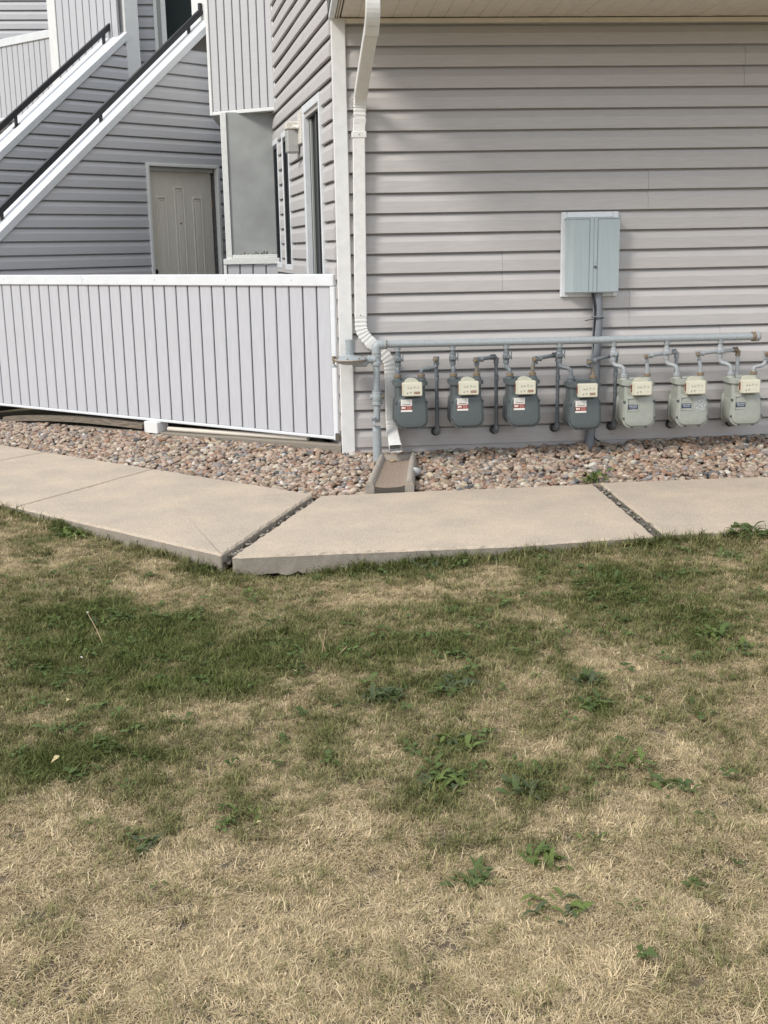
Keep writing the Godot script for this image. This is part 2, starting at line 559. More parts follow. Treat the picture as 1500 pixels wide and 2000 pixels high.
# ==================================================================
func _ready():
	rng.seed = 20
	bump.seed = 4; bump.frequency = 0.05; bump.fractal_octaves = 2
	lay.seed = 9; lay.frequency = 0.02; lay.fractal_octaves = 3

	var cam := Camera3D.new()
	cam.name = "camera"
	cam.fov = 47.59
	cam.near = 0.05
	cam.far = 150.0
	cam.transform = Transform3D(Basis.from_euler(Vector3(deg_to_rad(-12.84), deg_to_rad(-4.34), deg_to_rad(-1.075))), Vector3(0, 1.3, 6.918))
	add_child(cam)
	cam.current = true

	var sky := ProceduralSkyMaterial.new()
	sky.sky_top_color = Color(0.92, 0.955, 1.0)
	sky.sky_horizon_color = Color(0.90, 0.92, 0.95)
	sky.sky_curve = 0.25
	sky.sky_energy_multiplier = 1.0
	sky.ground_bottom_color = Color(0.45, 0.42, 0.34)
	sky.ground_horizon_color = Color(0.75, 0.75, 0.72)
	sky.sun_angle_max = 1.0
	var env := Environment.new()
	env.background_mode = Environment.BG_SKY
	env.sky = Sky.new()
	env.sky.sky_material = sky
	env.tonemap_mode = Environment.TONE_MAPPER_LINEAR
	env.tonemap_exposure = 1.42
	env.sdfgi_enabled = true
	env.ssao_enabled = true
	env.ssil_enabled = true
	var we := WorldEnvironment.new()
	we.environment = env
	add_child(we)

	var sun := DirectionalLight3D.new()
	sun.name = "sun"
	sun.light_energy = 0.7
	sun.light_angular_distance = 15.0
	sun.light_color = Color(1.0, 0.98, 0.95)
	sun.shadow_enabled = true
	add_child(sun)
	sun.look_at_from_position(Vector3(-6.0, 6.8, 4.3), Vector3.ZERO)

	make_materials()
	build_ground()
	build_house()
	build_stairs()
	build_fence()
	build_pavement()
	build_gravel()
	build_splash_block()
	build_downspout()
	build_cabinet()
	build_gas()
	build_lamp()
	build_lawn()
	build_weeds()

# ------------------------------------------------------------------ ground
func build_ground():
	var g := st()
	face(g, Vector3(-70, -0.16, -70), Vector3(70, -0.16, -70), Vector3(70, -0.16, 70), Vector3(-70, -0.16, 70))
	tag(put("ground", g, M.ground, null), "dry ground far out around the building", "ground", "", "structure")
	var s := st(0)
	var nx := 150
	var nz := 130
	var P := func(i: int, j: int) -> Vector3:
		var x := -3.6 + 7.6 * i / nx
		var z := 9.0 - 8.9 * j / nz
		var e := lawn_edge(x) - 0.12
		z = lerpf(9.0, maxf(e, -3.0), float(j) / nz)
		return Vector3(x, lawn_height(x, z), z)
	for i in nx:
		for j in nz:
			face(s, P.call(i, j), P.call(i, j + 1), P.call(i + 1, j + 1), P.call(i + 1, j))
	tag(put("lawn", s, M.soil, null), "bare soil of the lawn showing between the blades", "lawn", "", "structure")

# ------------------------------------------------------------------ the near building
func build_house():
	var h := thing("apartment_building", "near wing of grey vinyl sided apartment building above the row of gas meters", "building", Vector3(0.3, 0, 0))
	var I := Transform3D()
	# front wall
	var fw := st()
	box(fw, I, Vector3(0.30, 0.03, -0.16), Vector3(4.6, 2.62, -0.015), 0.0)
	var wall := put("front_wall", fw, M.core, h)
	var seams := {0: 2.655, 6: 2.112, 10: 1.25, 12: 2.018, 14: 2.582, 4: 3.6, 8: 3.3, 16: 3.5}
	for k in range(-2, 20):
		var y := 2.288 - 0.1138 * k
		var pair := k - (k & 1) if k >= 0 else -2
		var segs := []
		if seams.has(pair):
			segs = [[0.357, seams[pair] - 0.0004, 0.0], [seams[pair] + 0.0008, 4.6, 0.0012]]
		else:
			segs = [[0.357, 4.6]]
		siding(wall, I, y, 0.1138 if k > -2 else 0.05, segs, M.siding, 0.0036)
	var ss := st()
	box(ss, I, Vector3(0.357, 0.098, 0.001), Vector3(4.6, 0.128, 0.009), 0.002)
	box(ss, I, Vector3(0.357, 0.082, 0.001), Vector3(4.6, 0.100, 0.014), 0.003)
	put("starter_strip", ss, M.siding, wall)
	var fj := st()
	box(fj, I, Vector3(0.357, 2.520, 0.002), Vector3(4.6, 2.544, 0.028), 0.002)
	put("channel_trim", fj, M.cream, wall)
	# corner post
	var cp := st()
	box(cp, I, Vector3(0.277, -0.02, -0.085), Vector3(0.357, 2.546, 0.034), 0.004)
	put("corner_post", cp, M.post, h)
	# side wall: frame with s running towards the viewer, so negative s goes back
	var F := FR(Vector3(0.283, 0, -0.01), -82.9)
	var sw := st()
	box(sw, F, Vector3(-3.6, 0.03, -0.14), Vector3(-0.03, 4.6, -0.04), 0.0)
	var side := put("side_wall", sw, M.core, h)
	var wins := [[-1.085, -0.375, 0.95, 2.195, 0], [-2.34, -1.96, 1.155, 2.145, 1], [-2.99, -2.63, 1.165, 2.14, 2]]
	# backing that leaves the window openings free
	var bk := st()
	var cuts := [-3.6]
	for w in [wins[2], wins[1], wins[0]]:
		cuts.append(w[0]); cuts.append(w[1])
	cuts.append(-0.03)
	for i in range(0, cuts.size() - 1, 2):
		box(bk, F, Vector3(cuts[i], 0.03, -0.0395), Vector3(cuts[i + 1], 4.6, -0.015), 0.0)
	for w in wins:
		box(bk, F, Vector3(w[0] + 0.0005, 0.03, -0.0395), Vector3(w[1] - 0.0005, w[2], -0.015), 0.0)
		box(bk, F, Vector3(w[0] + 0.0005, w[3], -0.0395), Vector3(w[1] - 0.0005, 4.6, -0.015), 0.0)
	put("sheathing", bk, M.core, side)
	for k in range(-10, 31):
		var y := 1.233 + 0.112 * k
		var runs := [[-3.6, -0.0]]
		for w in wins:
			if y + 0.112 > w[2] and y < w[3]:
				var out := []
				for r in runs:
					if r.size() < 3 and w[0] > r[0] and w[1] < r[1]:
						out.append([r[0], w[0] - 0.012]); out.append([w[1] + 0.012, r[1]])
						if y < w[2] - 0.02:
							out.append([w[0] - 0.012, w[1] + 0.012, 0.0, -9.0, w[2] - 0.012])
						if y + 0.112 > w[3] + 0.02:
							out.append([w[0] - 0.012, w[1] + 0.012, 0.0, w[3] + 0.012, 99.0])
					else:
						out.append(r)
				runs = out
		if k >= 8 or k < -1:
			var cut := -1.02 - 0.55 * (((k + 20) / 2) % 4)
			runs = [[-3.6, cut, 0.0012], [cut + 0.001, -0.0]]
		siding(side, F, y, 0.112, runs, M.siding, 0.0042)
	for w in wins:
		var f := st()
		var c := 0.0
		var b := 0.055 if w[4] == 0 else 0.045
		var pr := 0.032 if w[4] == 0 else 0.022
		var gz := 0.0 if w[4] == 0 else 0.022
		box(f, F, Vector3(w[0] - 0.012, w[2] - 0.012, -0.04), Vector3(w[0] + b, w[3] + 0.012, pr), 0.003)
		box(f, F, Vector3(w[1] - 0.016, w[2] - 0.012, -0.04), Vector3(w[1] + 0.012, w[3] + 0.012, pr), 0.003)
		box(f, F, Vector3(w[0] + b, w[3] - b * 0.7, -0.04), Vector3(w[1] - 0.016, w[3] + 0.012, pr - 0.0005), 0.003)
		box(f, F, Vector3(w[0] + b, w[2] - 0.012, -0.04), Vector3(w[1] - 0.016, w[2] + b * 0.7, pr - 0.0005), 0.003)
		var win := put("window", f, M.white, h)
		var g := st()
		box(g, F, Vector3(w[0] + b, w[2] + b * 0.7, -0.030), Vector3(w[1] - 0.016, w[3] - b * 0.7, -0.018 + gz), 0.0)
		put("pane", g, M.glass, win)
		var sa := st()
		var lo: float = w[0] + b
		var hi: float = w[1] - 0.016
		var t: float = w[3] - b * 0.7
		var bo: float = w[2] + b * 0.7
		box(sa, F, Vector3(lo, bo, -0.0178 + gz), Vector3(lo + 0.03, t, -0.004 + gz), 0.002)
		box(sa, F, Vector3(hi - 0.03, bo, -0.0178 + gz), Vector3(hi, t, -0.004 + gz), 0.002)
		box(sa, F, Vector3(lo + 0.03, t - 0.03, -0.0178 + gz), Vector3(hi - 0.03, t, -0.0045 + gz), 0.002)
		if w[4] == 0:
			var md := (lo + hi) * 0.5
			box(sa, F, Vector3(md - 0.02, bo, -0.0178 + gz), Vector3(md + 0.02, t - 0.03, -0.001), 0.002)
			var bl := st()
			box(bl, F, Vector3(lo + 0.045, bo, -0.0178 + gz), Vector3(lo + 0.075, t - 0.04, -0.003), 0.002)
			put("screen_frame", bl, M.blind, win)
		put("sash", sa, M.sash, win)
	# eave
	var so := st()
	box(so, I, Vector3(0.262, 2.575, -0.2), Vector3(4.6, 2.70, 0.70), 0.0)
	var roof := put("eave", so, M.core, h)
	var x := 0.335
	while x < 4.6:
		var b := st()
		box(b, I, Vector3(x, 2.549 + rng.randf_range(0, 0.0015), 0.018), Vector3(x + 0.0957, 2.563, 0.685), 0.0025)
		put("soffit_board", b, M.cream, roof)
		x += 0.0965
	var fa := st()
	box(fa, I, Vector3(0.268, 2.540, -0.02), Vector3(0.300, 2.74, 0.716), 0.004)
	put("rake_trim", fa, M.white, roof)
	for q in [0.309, 0.322]:
		var tr := st()
		box(tr, I, Vector3(q - 0.004, 2.546, 0.018), Vector3(q + 0.004, 2.566, 0.700), 0.002)
		put("edge_trim", tr, M.cream, roof)
	var fb := st()
	box(fb, I, Vector3(0.302, 2.535, 0.690), Vector3(4.6, 2.72, 0.715), 0.004)
	put("fascia", fb, M.white, roof)
	var gu := st()
	box(gu, I, Vector3(0.28, 2.60, 0.716), Vector3(4.6, 2.606, 0.815), 0.002)
	box(gu, I, Vector3(0.28, 2.606, 0.806), Vector3(4.6, 2.71, 0.815), 0.002)
	put("gutter", gu, M.downspout, roof)
	# the mass behind, which shades the passage
	var ms := st()
	box(ms, I, Vector3(0.62, 0.0, -6.5), Vector3(4.6, 2.6, -0.17), 0.0)
	box(ms, F, Vector3(-3.6, 4.6, -2.6), Vector3(0.1, 4.7, 0.05), 0.0)
	put("interior_mass", ms, M.core, h)

# ------------------------------------------------------------------ stair wing
func build_stairs():
	var D := FR(Vector3(-1.633, 0, -3.90), 42.0)
	var w := thing("stair_enclosure", "grey sided open staircase rising to the right behind the white fence", "staircase", Vector3(-1.633, 0, -3.90))
	var low := func(s: float) -> float: return 1.425 + 0.821 * (s + 1.016)
	var inv := func(y: float) -> float: return (y - 0.022 - 1.425) / 0.821 - 1.016
	# near wall: core with the door opening left out
	var d0 := 0.505
	var d1 := 1.285
	var dt := 2.062
	var core := st()
	prism(core, D, PackedVector2Array([Vector2(-1.9, 0.0), Vector2(d0, 0.0), Vector2(d0, dt), Vector2(d1, dt), Vector2(d1, 0.0), Vector2(1.75, 0.0), Vector2(1.75, low.call(1.30)), Vector2(1.30, low.call(1.30) + 0.02), Vector2(-1.9, low.call(-1.9) + 0.02)]), -0.25, -0.015)
	var near := put("near_wall", core, M.core, w)
	for k in range(-1, 26):
		var y := 0.14 + 0.1138 * k + 0.012
		var lo_s: float = maxf(-1.9, inv.call(y))
		var lo = fixed(-1.9) if inv.call(y + 0.114) <= -1.9 else func(yy: float) -> float: return maxf(-1.9, inv.call(yy))
		if lo_s > 1.5:
			continue
		var segs := []
		if y < dt + 0.03:
			segs.append([lo, d0 - 0.028])
			segs.append([d1 + 0.028, 1.75])
			if y + 0.114 > dt + 0.03:
				segs.append([d0 - 0.029, d1 + 0.029, 0.0, dt + 0.029])
		else:
			segs.append([lo, 1.75])
		siding(near, D, y, 0.1138, segs, M.siding_back, 0.002)
	# door
	var fr := st()
	box(fr, D, Vector3(d0 - 0.03, 0.14, -0.115), Vector3(d0, dt + 0.028, 0.034), 0.003)
	box(fr, D, Vector3(d1, 0.14, -0.115), Vector3(d1 + 0.03, dt + 0.028, 0.034), 0.003)
	box(fr, D, Vector3(d0, dt, -0.115), Vector3(d1, dt + 0.028, 0.0335), 0.003)
	var frame := put("door_frame", fr, M.door_frame, w)
	var stop := st()
	box(stop, D, Vector3(d0 + 0.002, dt - 0.035, -0.0615), Vector3(d1 - 0.002, dt - 0.001, -0.030), 0.003)
	put("stop_bead", stop, M.door_frame, frame)
	var leaf := st()
	box(leaf, D, Vector3(d0 + 0.006, 0.16, -0.100), Vector3(d1 - 0.006, dt - 0.02, -0.062), 0.004)
	var door := put("door", leaf, M.door, w)
	for q in [[0.115, 0.235, 1.80], [0.325, 0.445, 1.89], [0.535, 0.655, 1.80]]:
		var pm := st()
		var a: float = d0 + q[0]
		var b: float = d0 + q[1]
		var t: float = q[2]
		for e in [[a, a + 0.016, 0.35, t], [b - 0.016, b, 0.35, t], [a + 0.016, b - 0.016, t - 0.016, t], [a + 0.016, b - 0.016, 0.35, 0.366]]:
			box(pm, D, Vector3(e[0], e[2], -0.0625), Vector3(e[1], e[3], -0.0515), 0.005)
		box(pm, D, Vector3(a + 0.030, 0.38, -0.0625), Vector3(b - 0.030, t - 0.045, -0.054), 0.008)
		var arc := []
		for i in 9:
			var g := PI * i / 8
			arc.append(D * Vector3((a + b) * 0.5 + cos(g) * 0.030, t - 0.058 + sin(g) * 0.026, -0.057))
		tube(pm, arc, 0.004, 6)
		put("door_panel", pm, M.door, door)
	var kn := st()
	lathe(kn, D * Transform3D(Basis(Vector3.RIGHT, PI / 2), Vector3(d0 + 0.075, 1.115, -0.064)), [Vector2(0, 0.006), Vector2(0.022, 0.006), Vector2(0.026, 0)], 14)
	put("knob_hole", kn, M.black, door)
	var ph := st()
	lathe(ph, D * Transform3D(Basis(Vector3.RIGHT, PI / 2), Vector3(d0 + 0.385, 1.555, -0.056)), [Vector2(0, 0.005), Vector2(0.008, 0.005), Vector2(0.010, 0)], 10)
	put("peephole", ph, M.black, door)
	for y in [1.74, 1.10, 0.42]:
		var hg := st()
		box(hg, D, Vector3(d1 - 0.012, y - 0.045, -0.0615), Vector3(d1 + 0.001, y + 0.045, -0.050), 0.003)
		put("hinge", hg, M.rust, door)
	# caps on the two stringer walls
	cap(w, D, -0.0, -1.9, 0.36, 1.315, 1.503, 0.821, -1.0086, 0.26)
	var D2 := D.translated_local(Vector3(0, 0, -1.2))
	var inv2 := func(y: float) -> float: return (y - 0.02 - 2.193) / 0.807 - 0.2626
	var core2 := st()
	prism(core2, D2, PackedVector2Array([Vector2(-1.4, 0.0), Vector2(1.19, 0.0), Vector2(1.19, 3.37), Vector2(-1.4, 1.28)]), -0.25, -0.015)
	var far := put("far_wall", core2, M.core, w)
	for k in range(0, 25):
		var y := 0.82 + 0.1138 * k
		if inv2.call(y) > 1.15:
			continue
		var lo = fixed(-1.4) if inv2.call(y + 0.114) <= -1.4 else func(yy: float) -> float: return maxf(-1.4, inv2.call(yy))
		siding(far, D2, y, 0.1138, [[lo, 1.19]], M.siding_back, 0.002)
	cap(w, D2, 0.0, -1.4, 0.30, 1.188, 2.262, 0.807, -0.2626, 0.26)
	# newel posts
	var np := st()
	box(np, D2, Vector3(1.190, 0.6, -0.27), Vector3(1.356, 5.2, 0.012), 0.004)
	put("newel_post", np, M.post, w)
	var np2 := st()
	box(np2, D, Vector3(1.300, 3.30, -0.255), Vector3(1.44, 5.2, 0.0), 0.004)
	put("newel_post", np2, M.post, w)
	# landing floor and the wall behind it
	var lf := st()
	prism(lf, Transform3D(Basis(Vector3.RIGHT, Vector3.FORWARD, Vector3.UP), Vector3(0, 2.35, 0)), PackedVector2Array([Vector2(-0.75, 4.95), Vector2(0.4, 5.9), Vector2(0.4, 7.4), Vector2(-2.6, 7.4), Vector2(-1.55, 5.75)]), 0.0, 0.14)
	put("landing", lf, M.core, w)
	var L := FR(Vector3(0, 0, -5.98), 0.0)
	var lw := st()
	box(lw, L, Vector3(-1.9, 1.2, -0.15), Vector3(0.5, 5.4, -0.015), 0.0)
	var land := put("landing_wall", lw, M.core, w)
	for k in range(-8, 18):
		var y := 3.325 + 0.111 * k
		siding(land, L, y, 0.111, [[-1.9, -1.296], [-0.72, 0.5]] if y > 2.3 and y < 4.6 else [[-1.9, 0.5]], M.siding_back)
	var df := st()
	box(df, L, Vector3(-1.296, 2.45, 0.0), Vector3(-1.262, 4.75, 0.028), 0.003)
	box(df, L, Vector3(-1.222, 2.45, 0.0), Vector3(-1.172, 4.7, 0.020), 0.003)
	box(df, L, Vector3(-0.76, 2.45, 0.0), Vector3(-0.72, 4.75, 0.028), 0.003)
	put("landing_door_frame", df, M.door_frame, w)
	var dj := st()
	box(dj, L, Vector3(-1.262, 2.45, 0.0), Vector3(-1.222, 4.7, 0.010), 0.002)
	put("landing_door_jamb", dj, M.blind, w)
	var ld := st()
	box(ld, L, Vector3(-1.172, 2.45, 0.0), Vector3(-0.76, 4.7, 0.008), 0.002)
	put("landing_door", ld, M.glass, w)
	# tall boarded wall and the upper guard beyond the stairs
	var T := FR(Vector3(-2.013, 0, -5.936), -42.0)
	var tb := thing("boarded_screen", "tall pale vertical boarded screen standing beyond the far handrail", "screen", Vector3(-2.0, 0, -5.9))
	boards(tb, T, -0.40, 0.55, 0.107, 2.2, 5.6, M.board)
	var tp := st()
	box(tp, T, Vector3(-0.535, 2.0, -0.10), Vector3(-0.405, 5.6, 0.02), 0.004)
	put("edge_post", tp, M.post, tb)
	var G := FR(Vector3(-3.087, 0, -8.193), -42.0)
	var gd := thing("upper_guard", "pale boarded balcony guard with sloping white rail, top left corner", "railing", Vector3(-3.087, 0, -8.2))
	boards(gd, G, -1.6, 0.75, 0.107, 2.95, 3.77, M.board)
	var gr := st()
	box(gr, G, Vector3(-1.6, 3.762, -0.06), Vector3(0.75, 3.852, 0.03), 0.004)
	put("top_rail", gr, M.white, gd)
	var gb := st()
	box(gb, G, Vector3(-1.6, 2.91, -0.03), Vector3(0.75, 2.95, 0.02), 0.004)
	put("bottom_rail", gb, M.white, gd)
	var U := FR(Vector3(0, 0, -9.25), 0.0)
	var uw := thing("rear_wing", "dark grey sided rear wing seen above the upper left guard", "building", Vector3(-4, 0, -9.3))
	var us := st()
	box(us, U, Vector3(-8.0, 0.0, -0.2), Vector3(-1.9, 6.5, -0.015), 0.0)
	var uwall := put("wall", us, M.core, uw)
	for k in range(-36, 18):
		siding(uwall, U, 4.103 + 0.1138 * k, 0.1138, [[-8.0, -1.9]], M.siding_back)
	# handrails
	rail(D, -1.7, 1.297, -0.10, 1.655, 0.822, -0.939, [-0.927, 0.110, 1.136], 0.075, "near black steel handrail on the white stair cap, closest to the door")
	rail(D2, -1.2, 1.195, -0.15, 2.469, 0.802, -0.174, [-1.02, -0.0035, 1.038], 0.085, "far black steel handrail on the second white stair cap")
	# boxed-out storey and the cupboard under it
	var X := FR(Vector3(-0.052, 0, -2.735), -33.0)
	var bx := thing("boxed_bay", "grey boarded bay hanging from the upper floor over the passage corner", "bay", Vector3(-0.3, 2.37, -2.9))
	boards(bx, X, -0.612, -0.012, 0.0765, 2.395, 4.6, M.siding_back, 0.009)
	var tr := st()
	box(tr, X, Vector3(-0.640, 2.366, -0.05), Vector3(-0.613, 4.6, 0.020), 0.003)
	box(tr, X, Vector3(-0.011, 2.366, -0.05), Vector3(0.004, 4.6, 0.020), 0.003)
	box(tr, X, Vector3(-0.612, 2.366, -0.05), Vector3(-0.012, 2.394, 0.021), 0.003)
	put("corner_trim", tr, M.post, bx)
	var bm := st()
	prism(bm, Transform3D(Basis(Vector3.RIGHT, Vector3.FORWARD, Vector3.UP), Vector3(0, 2.376, 0)), PackedVector2Array([Vector2(-0.60, 3.11), Vector2(-0.045, 2.76), Vector2(0.10, 4.6), Vector2(-0.56, 4.6)]), 0.0, 2.2)
	put("underside", bm, M.post, bx)
	var C := FR(Vector3(0, 0, -2.92), 0.0)
	var cu := thing("storage_cupboard", "weathered grey cupboard panel with mouldy sill below the boarded bay", "cupboard", Vector3(-0.27, 0.2, -2.92))
	var pn := st()
	box(pn, C, Vector3(-0.462, 1.262, -0.02), Vector3(-0.066, 2.376, 0.0), 0.002)
	put("panel", pn, M.panel, cu)
	var stl := st()
	box(stl, C, Vector3(-0.510, 1.205, -0.03), Vector3(-0.463, 2.376, 0.014), 0.003)
	box(stl, C, Vector3(-0.086, 1.262, -0.001), Vector3(-0.06, 2.2, 0.010), 0.003)
	put("stile", stl, M.door_frame, cu)
	var sl := st()
	box(sl, C, Vector3(-0.462, 1.232, -0.02), Vector3(-0.066, 1.2615, 0.012), 0.003)
	put("sill", sl, M.door_frame, cu)
	var cpb := st()
	box(cpb, C, Vector3(-0.535, 1.185, -0.03), Vector3(-0.062, 1.231, 0.030), 0.003)
	box(cpb, C, Vector3(-0.535, 0.2, -0.03), Vector3(-0.512, 1.184, 0.024), 0.003)
	put("ledge", cpb, M.door_frame, cu)
	boards(cu, C, -0.511, -0.062, 0.107, 0.2, 1.184, M.siding_back)
	var md := st()
	for i in 46:
		var px := -0.45 + 0.37 * pow(rng.randf(), 0.6)
		var py := 1.262 + 0.035 * rng.randf() * rng.randf()
		var r := rng.randf_range(0.002, 0.006)
		lathe(md, C * Transform3D(Basis(Vector3.RIGHT, PI / 2), Vector3(px, py, 0.0002)), [Vector2(0, 0.0014), Vector2(r, 0.0012), Vector2(r * 1.2, 0)], 7)
	put("mould", md, M.mould, cu).set_meta("kind", "stuff")

func cap(parent: Node, F: Transform3D, off: float, s0: float, sm: float, s1: float, y0: float, k: float, sref: float, depth: float):
	var Y := func(s: float) -> float: return y0 + k * (s - sref)
	for q in [[s0, sm - 0.001, 0.0], [sm + 0.001, s1, 0.0022]]:
		var s := st()
		var a: float = q[0]
		var b: float = q[1]
		var l: float = q[2]
		var pr := [[-0.076, 0.034 + l], [-0.004, 0.036 + l], [l, 0.032], [0.006 + l, -0.02], [0.030 + l, -depth], [-0.05, -depth - 0.004], [-0.052, -depth + 0.004], [-0.078, 0.012]]
		for i in pr.size():
			var p = pr[i]
			var n = pr[(i + 1) % pr.size()]
			face(s, F * Vector3(a, Y.call(a) + p[0], p[1] + off), F * Vector3(b, Y.call(b) + p[0], p[1] + off), F * Vector3(b, Y.call(b) + n[0], n[1] + off), F * Vector3(a, Y.call(a) + n[0], n[1] + off))
		for e in [a, b]:
			var ring := []
			for p in pr:
				ring.append(F * Vector3(e, Y.call(e) + p[0], p[1] + off))
			for i in range(1, ring.size() - 1):
				tri(s, ring[0], ring[i], ring[i + 1])
		put("stringer_cap", s, M.white, parent)

func rail(F: Transform3D, s0: float, s1: float, off: float, y0: float, k: float, sref: float, br: Array, lift: float, label: String):
	var Y := func(s: float) -> float: return y0 + k * (s - sref)
	var h := thing("handrail", label, "handrail", F * Vector3(s0, Y.call(s0), off), "black handrails of the outside stair")
	var s := st()
	var prof := PackedVector2Array([Vector2(-0.019, -0.024), Vector2(0.019, -0.024), Vector2(0.019, 0.024), Vector2(-0.019, 0.024)])
	sweep(s, [F * Vector3(s0, Y.call(s0), off), F * Vector3(s1, Y.call(s1), off)], prof, F.basis.z, [], true, false)
	box(s, F, Vector3(s1 - 0.030, Y.call(s1) - 0.02, off - 0.016), Vector3(s1 - 0.002, Y.call(s1) + 0.065, off + 0.016), 0.002)
	put("bar", s, M.black, h)
	for b in br:
		var p := st()
		var y: float = Y.call(b)
		box(p, F, Vector3(b - 0.013, y - 0.115, off - 0.013), Vector3(b + 0.013, y - 0.02, off + 0.013), 0.002)
		var B := F * Transform3D(Basis(Vector3(0, 0, 1), atan(k)), Vector3(b, y - 0.118, off))
		box(p, B, Vector3(-0.042, -0.004, -0.032), Vector3(0.042, 0.004, 0.032), 0.002)
		put("mounting_bracket", p, M.black, h)

# ------------------------------------------------------------------ fence
func build_fence():
	var F := FR(Vector3(0.27, 0, -0.02), -40.5)
	var f := thing("patio_fence", "low white railed fence of pale vertical boards left of corner post", "fence", Vector3(0.27, 0.17, -0.02))
	var x := -0.035
	var k := 0
	while x > -4.2:
		var s := st()
		var y0 := 0.190
		box(s, F, Vector3(x - 0.1075 + 0.0055, y0, rng.randf_range(-0.001, 0.001)), Vector3(x - 0.0055, 1.09, 0.012), 0.0045)
		put("board", s, M.board, f)
		x -= 0.1075
		k += 1
	var bk := st()
	box(bk, F, Vector3(x, 0.195, -0.03), Vector3(-0.02, 1.085, -0.0015), 0.0)
	put("backing", bk, M.board_gap, f)
	for q in [[-4.2, -2.228, 0.0], [-2.226, -0.002, 0.0018]]:
		var t := st()
		box(t, F, Vector3(q[0], 1.083, -0.09), Vector3(q[1], 1.150 + q[2] * 0.5, 0.026 + q[2]), 0.004)
		var r := put("top_rail", t, M.white, f)
		for sx in [-3.1, -2.62, -2.21, -1.5, -0.86, -0.32]:
			if sx > q[0] and sx < q[1]:
				var nl := st()
				lathe(nl, F * Transform3D(Basis(Vector3.RIGHT, PI / 2), Vector3(sx, 1.118, 0.026 + q[2])), [Vector2(0, 0.0016), Vector2(0.003, 0.0012), Vector2(0.004, 0)], 8)
				put("nail", nl, M.blind, r)
	var br := st()
	box(br, F, Vector3(-4.2, 0.172, -0.03), Vector3(-0.03, 0.190, 0.020), 0.003)
	put("bottom_rail", br, M.white, f)
	var e := st()
	box(e, F, Vector3(-0.034, 0.168, -0.05), Vector3(0.002, 1.082, 0.024), 0.004)
	put("end_stile", e, M.white, f)
	var bt := st()
	box(bt, F, Vector3(-0.012, 0.172, 0.0245), Vector3(0.022, 0.215, 0.034), 0.008)
	put("repair_patch", bt, M.crumb, f)
	# deck behind the fence
	var dk := structure("deck", "patio deck floor hidden behind the white fence")
	var ds := st()
	prism(ds, Transform3D(Basis(Vector3.RIGHT, Vector3.FORWARD, Vector3.UP), Vector3(0, 0.14, 0)), PackedVector2Array([Vector2(0.26, 0.20), Vector2(0.0, 3.2), Vector2(-0.4, 5.3), Vector2(-1.2, 5.0), Vector2(-3.3, 4.0), Vector2(-3.3, 3.25)]), 0.02, 0.05)
	put("deck_boards", ds, M.dark, dk)
	# concrete edge under the fence, falling away to the left
	var pd := st()
	var pad_y := func(x2: float) -> float: return 0.147 + 0.0275 * x2
	for i in 24:
		var a := lerpf(-4.2, 0.03, i / 24.0)
		var b := lerpf(-4.2, 0.03, (i + 1) / 24.0)
		var q := []
		for ee in [a, b]:
			var w := bump.get_noise_1d(ee * 90.0) * 0.004
			for v in [[-0.03, -0.05], [0.0, -0.018], [0.0, 0.026], [-0.008, 0.034], [-0.16, 0.034 + w]]:
				q.append(F * Vector3(ee, pad_y.call(ee) + v[0] + w, v[1]))
		for k2 in 4:
			face(pd, q[k2], q[k2 + 1], q[k2 + 6], q[k2 + 5])
	tag(put("concrete_footing", pd, M.pad, null), "rough concrete footing edge running below the white fence", "footing")
	var bl := st()
	box(bl, F, Vector3(-1.665, 0.093, -0.055), Vector3(-1.535, 0.1715, 0.052), 0.004)
	tag(put("footing_block", bl, M.post, null), "short white block propping the fence on the concrete footing", "block")
	# weathered plank lying on the edge
	var pk := st()
	var pp := []
	for i in 13:
		var t := i / 12.0
		pp.append(F * Vector3(lerpf(-3.22, -1.68, t), lerpf(0.076, 0.134, t) + 0.022 * sin(PI * t) * (1.2 - t * 0.5), 0.012 - 0.012 * sin(t * 3.0)))
	sweep(pk, pp, PackedVector2Array([Vector2(-0.045, -0.017), Vector2(0.045, -0.017), Vector2(0.045, 0.017), Vector2(-0.045, 0.017)]), F.basis.z, [], true, false)
	tag(put("weathered_plank", pk, M.plank, null), "warped weathered plank lying under the fence left of the white block", "plank")
	var pv := st()
	tube(pv, [F * Vector3(-1.50, 0.122, -0.02), F * Vector3(-0.27, 0.156, -0.02)], 0.016, 10)
	tag(put("drain_pipe", pv, M.cream, null), "thin beige pipe lying under the fence right of the white block", "pipe")

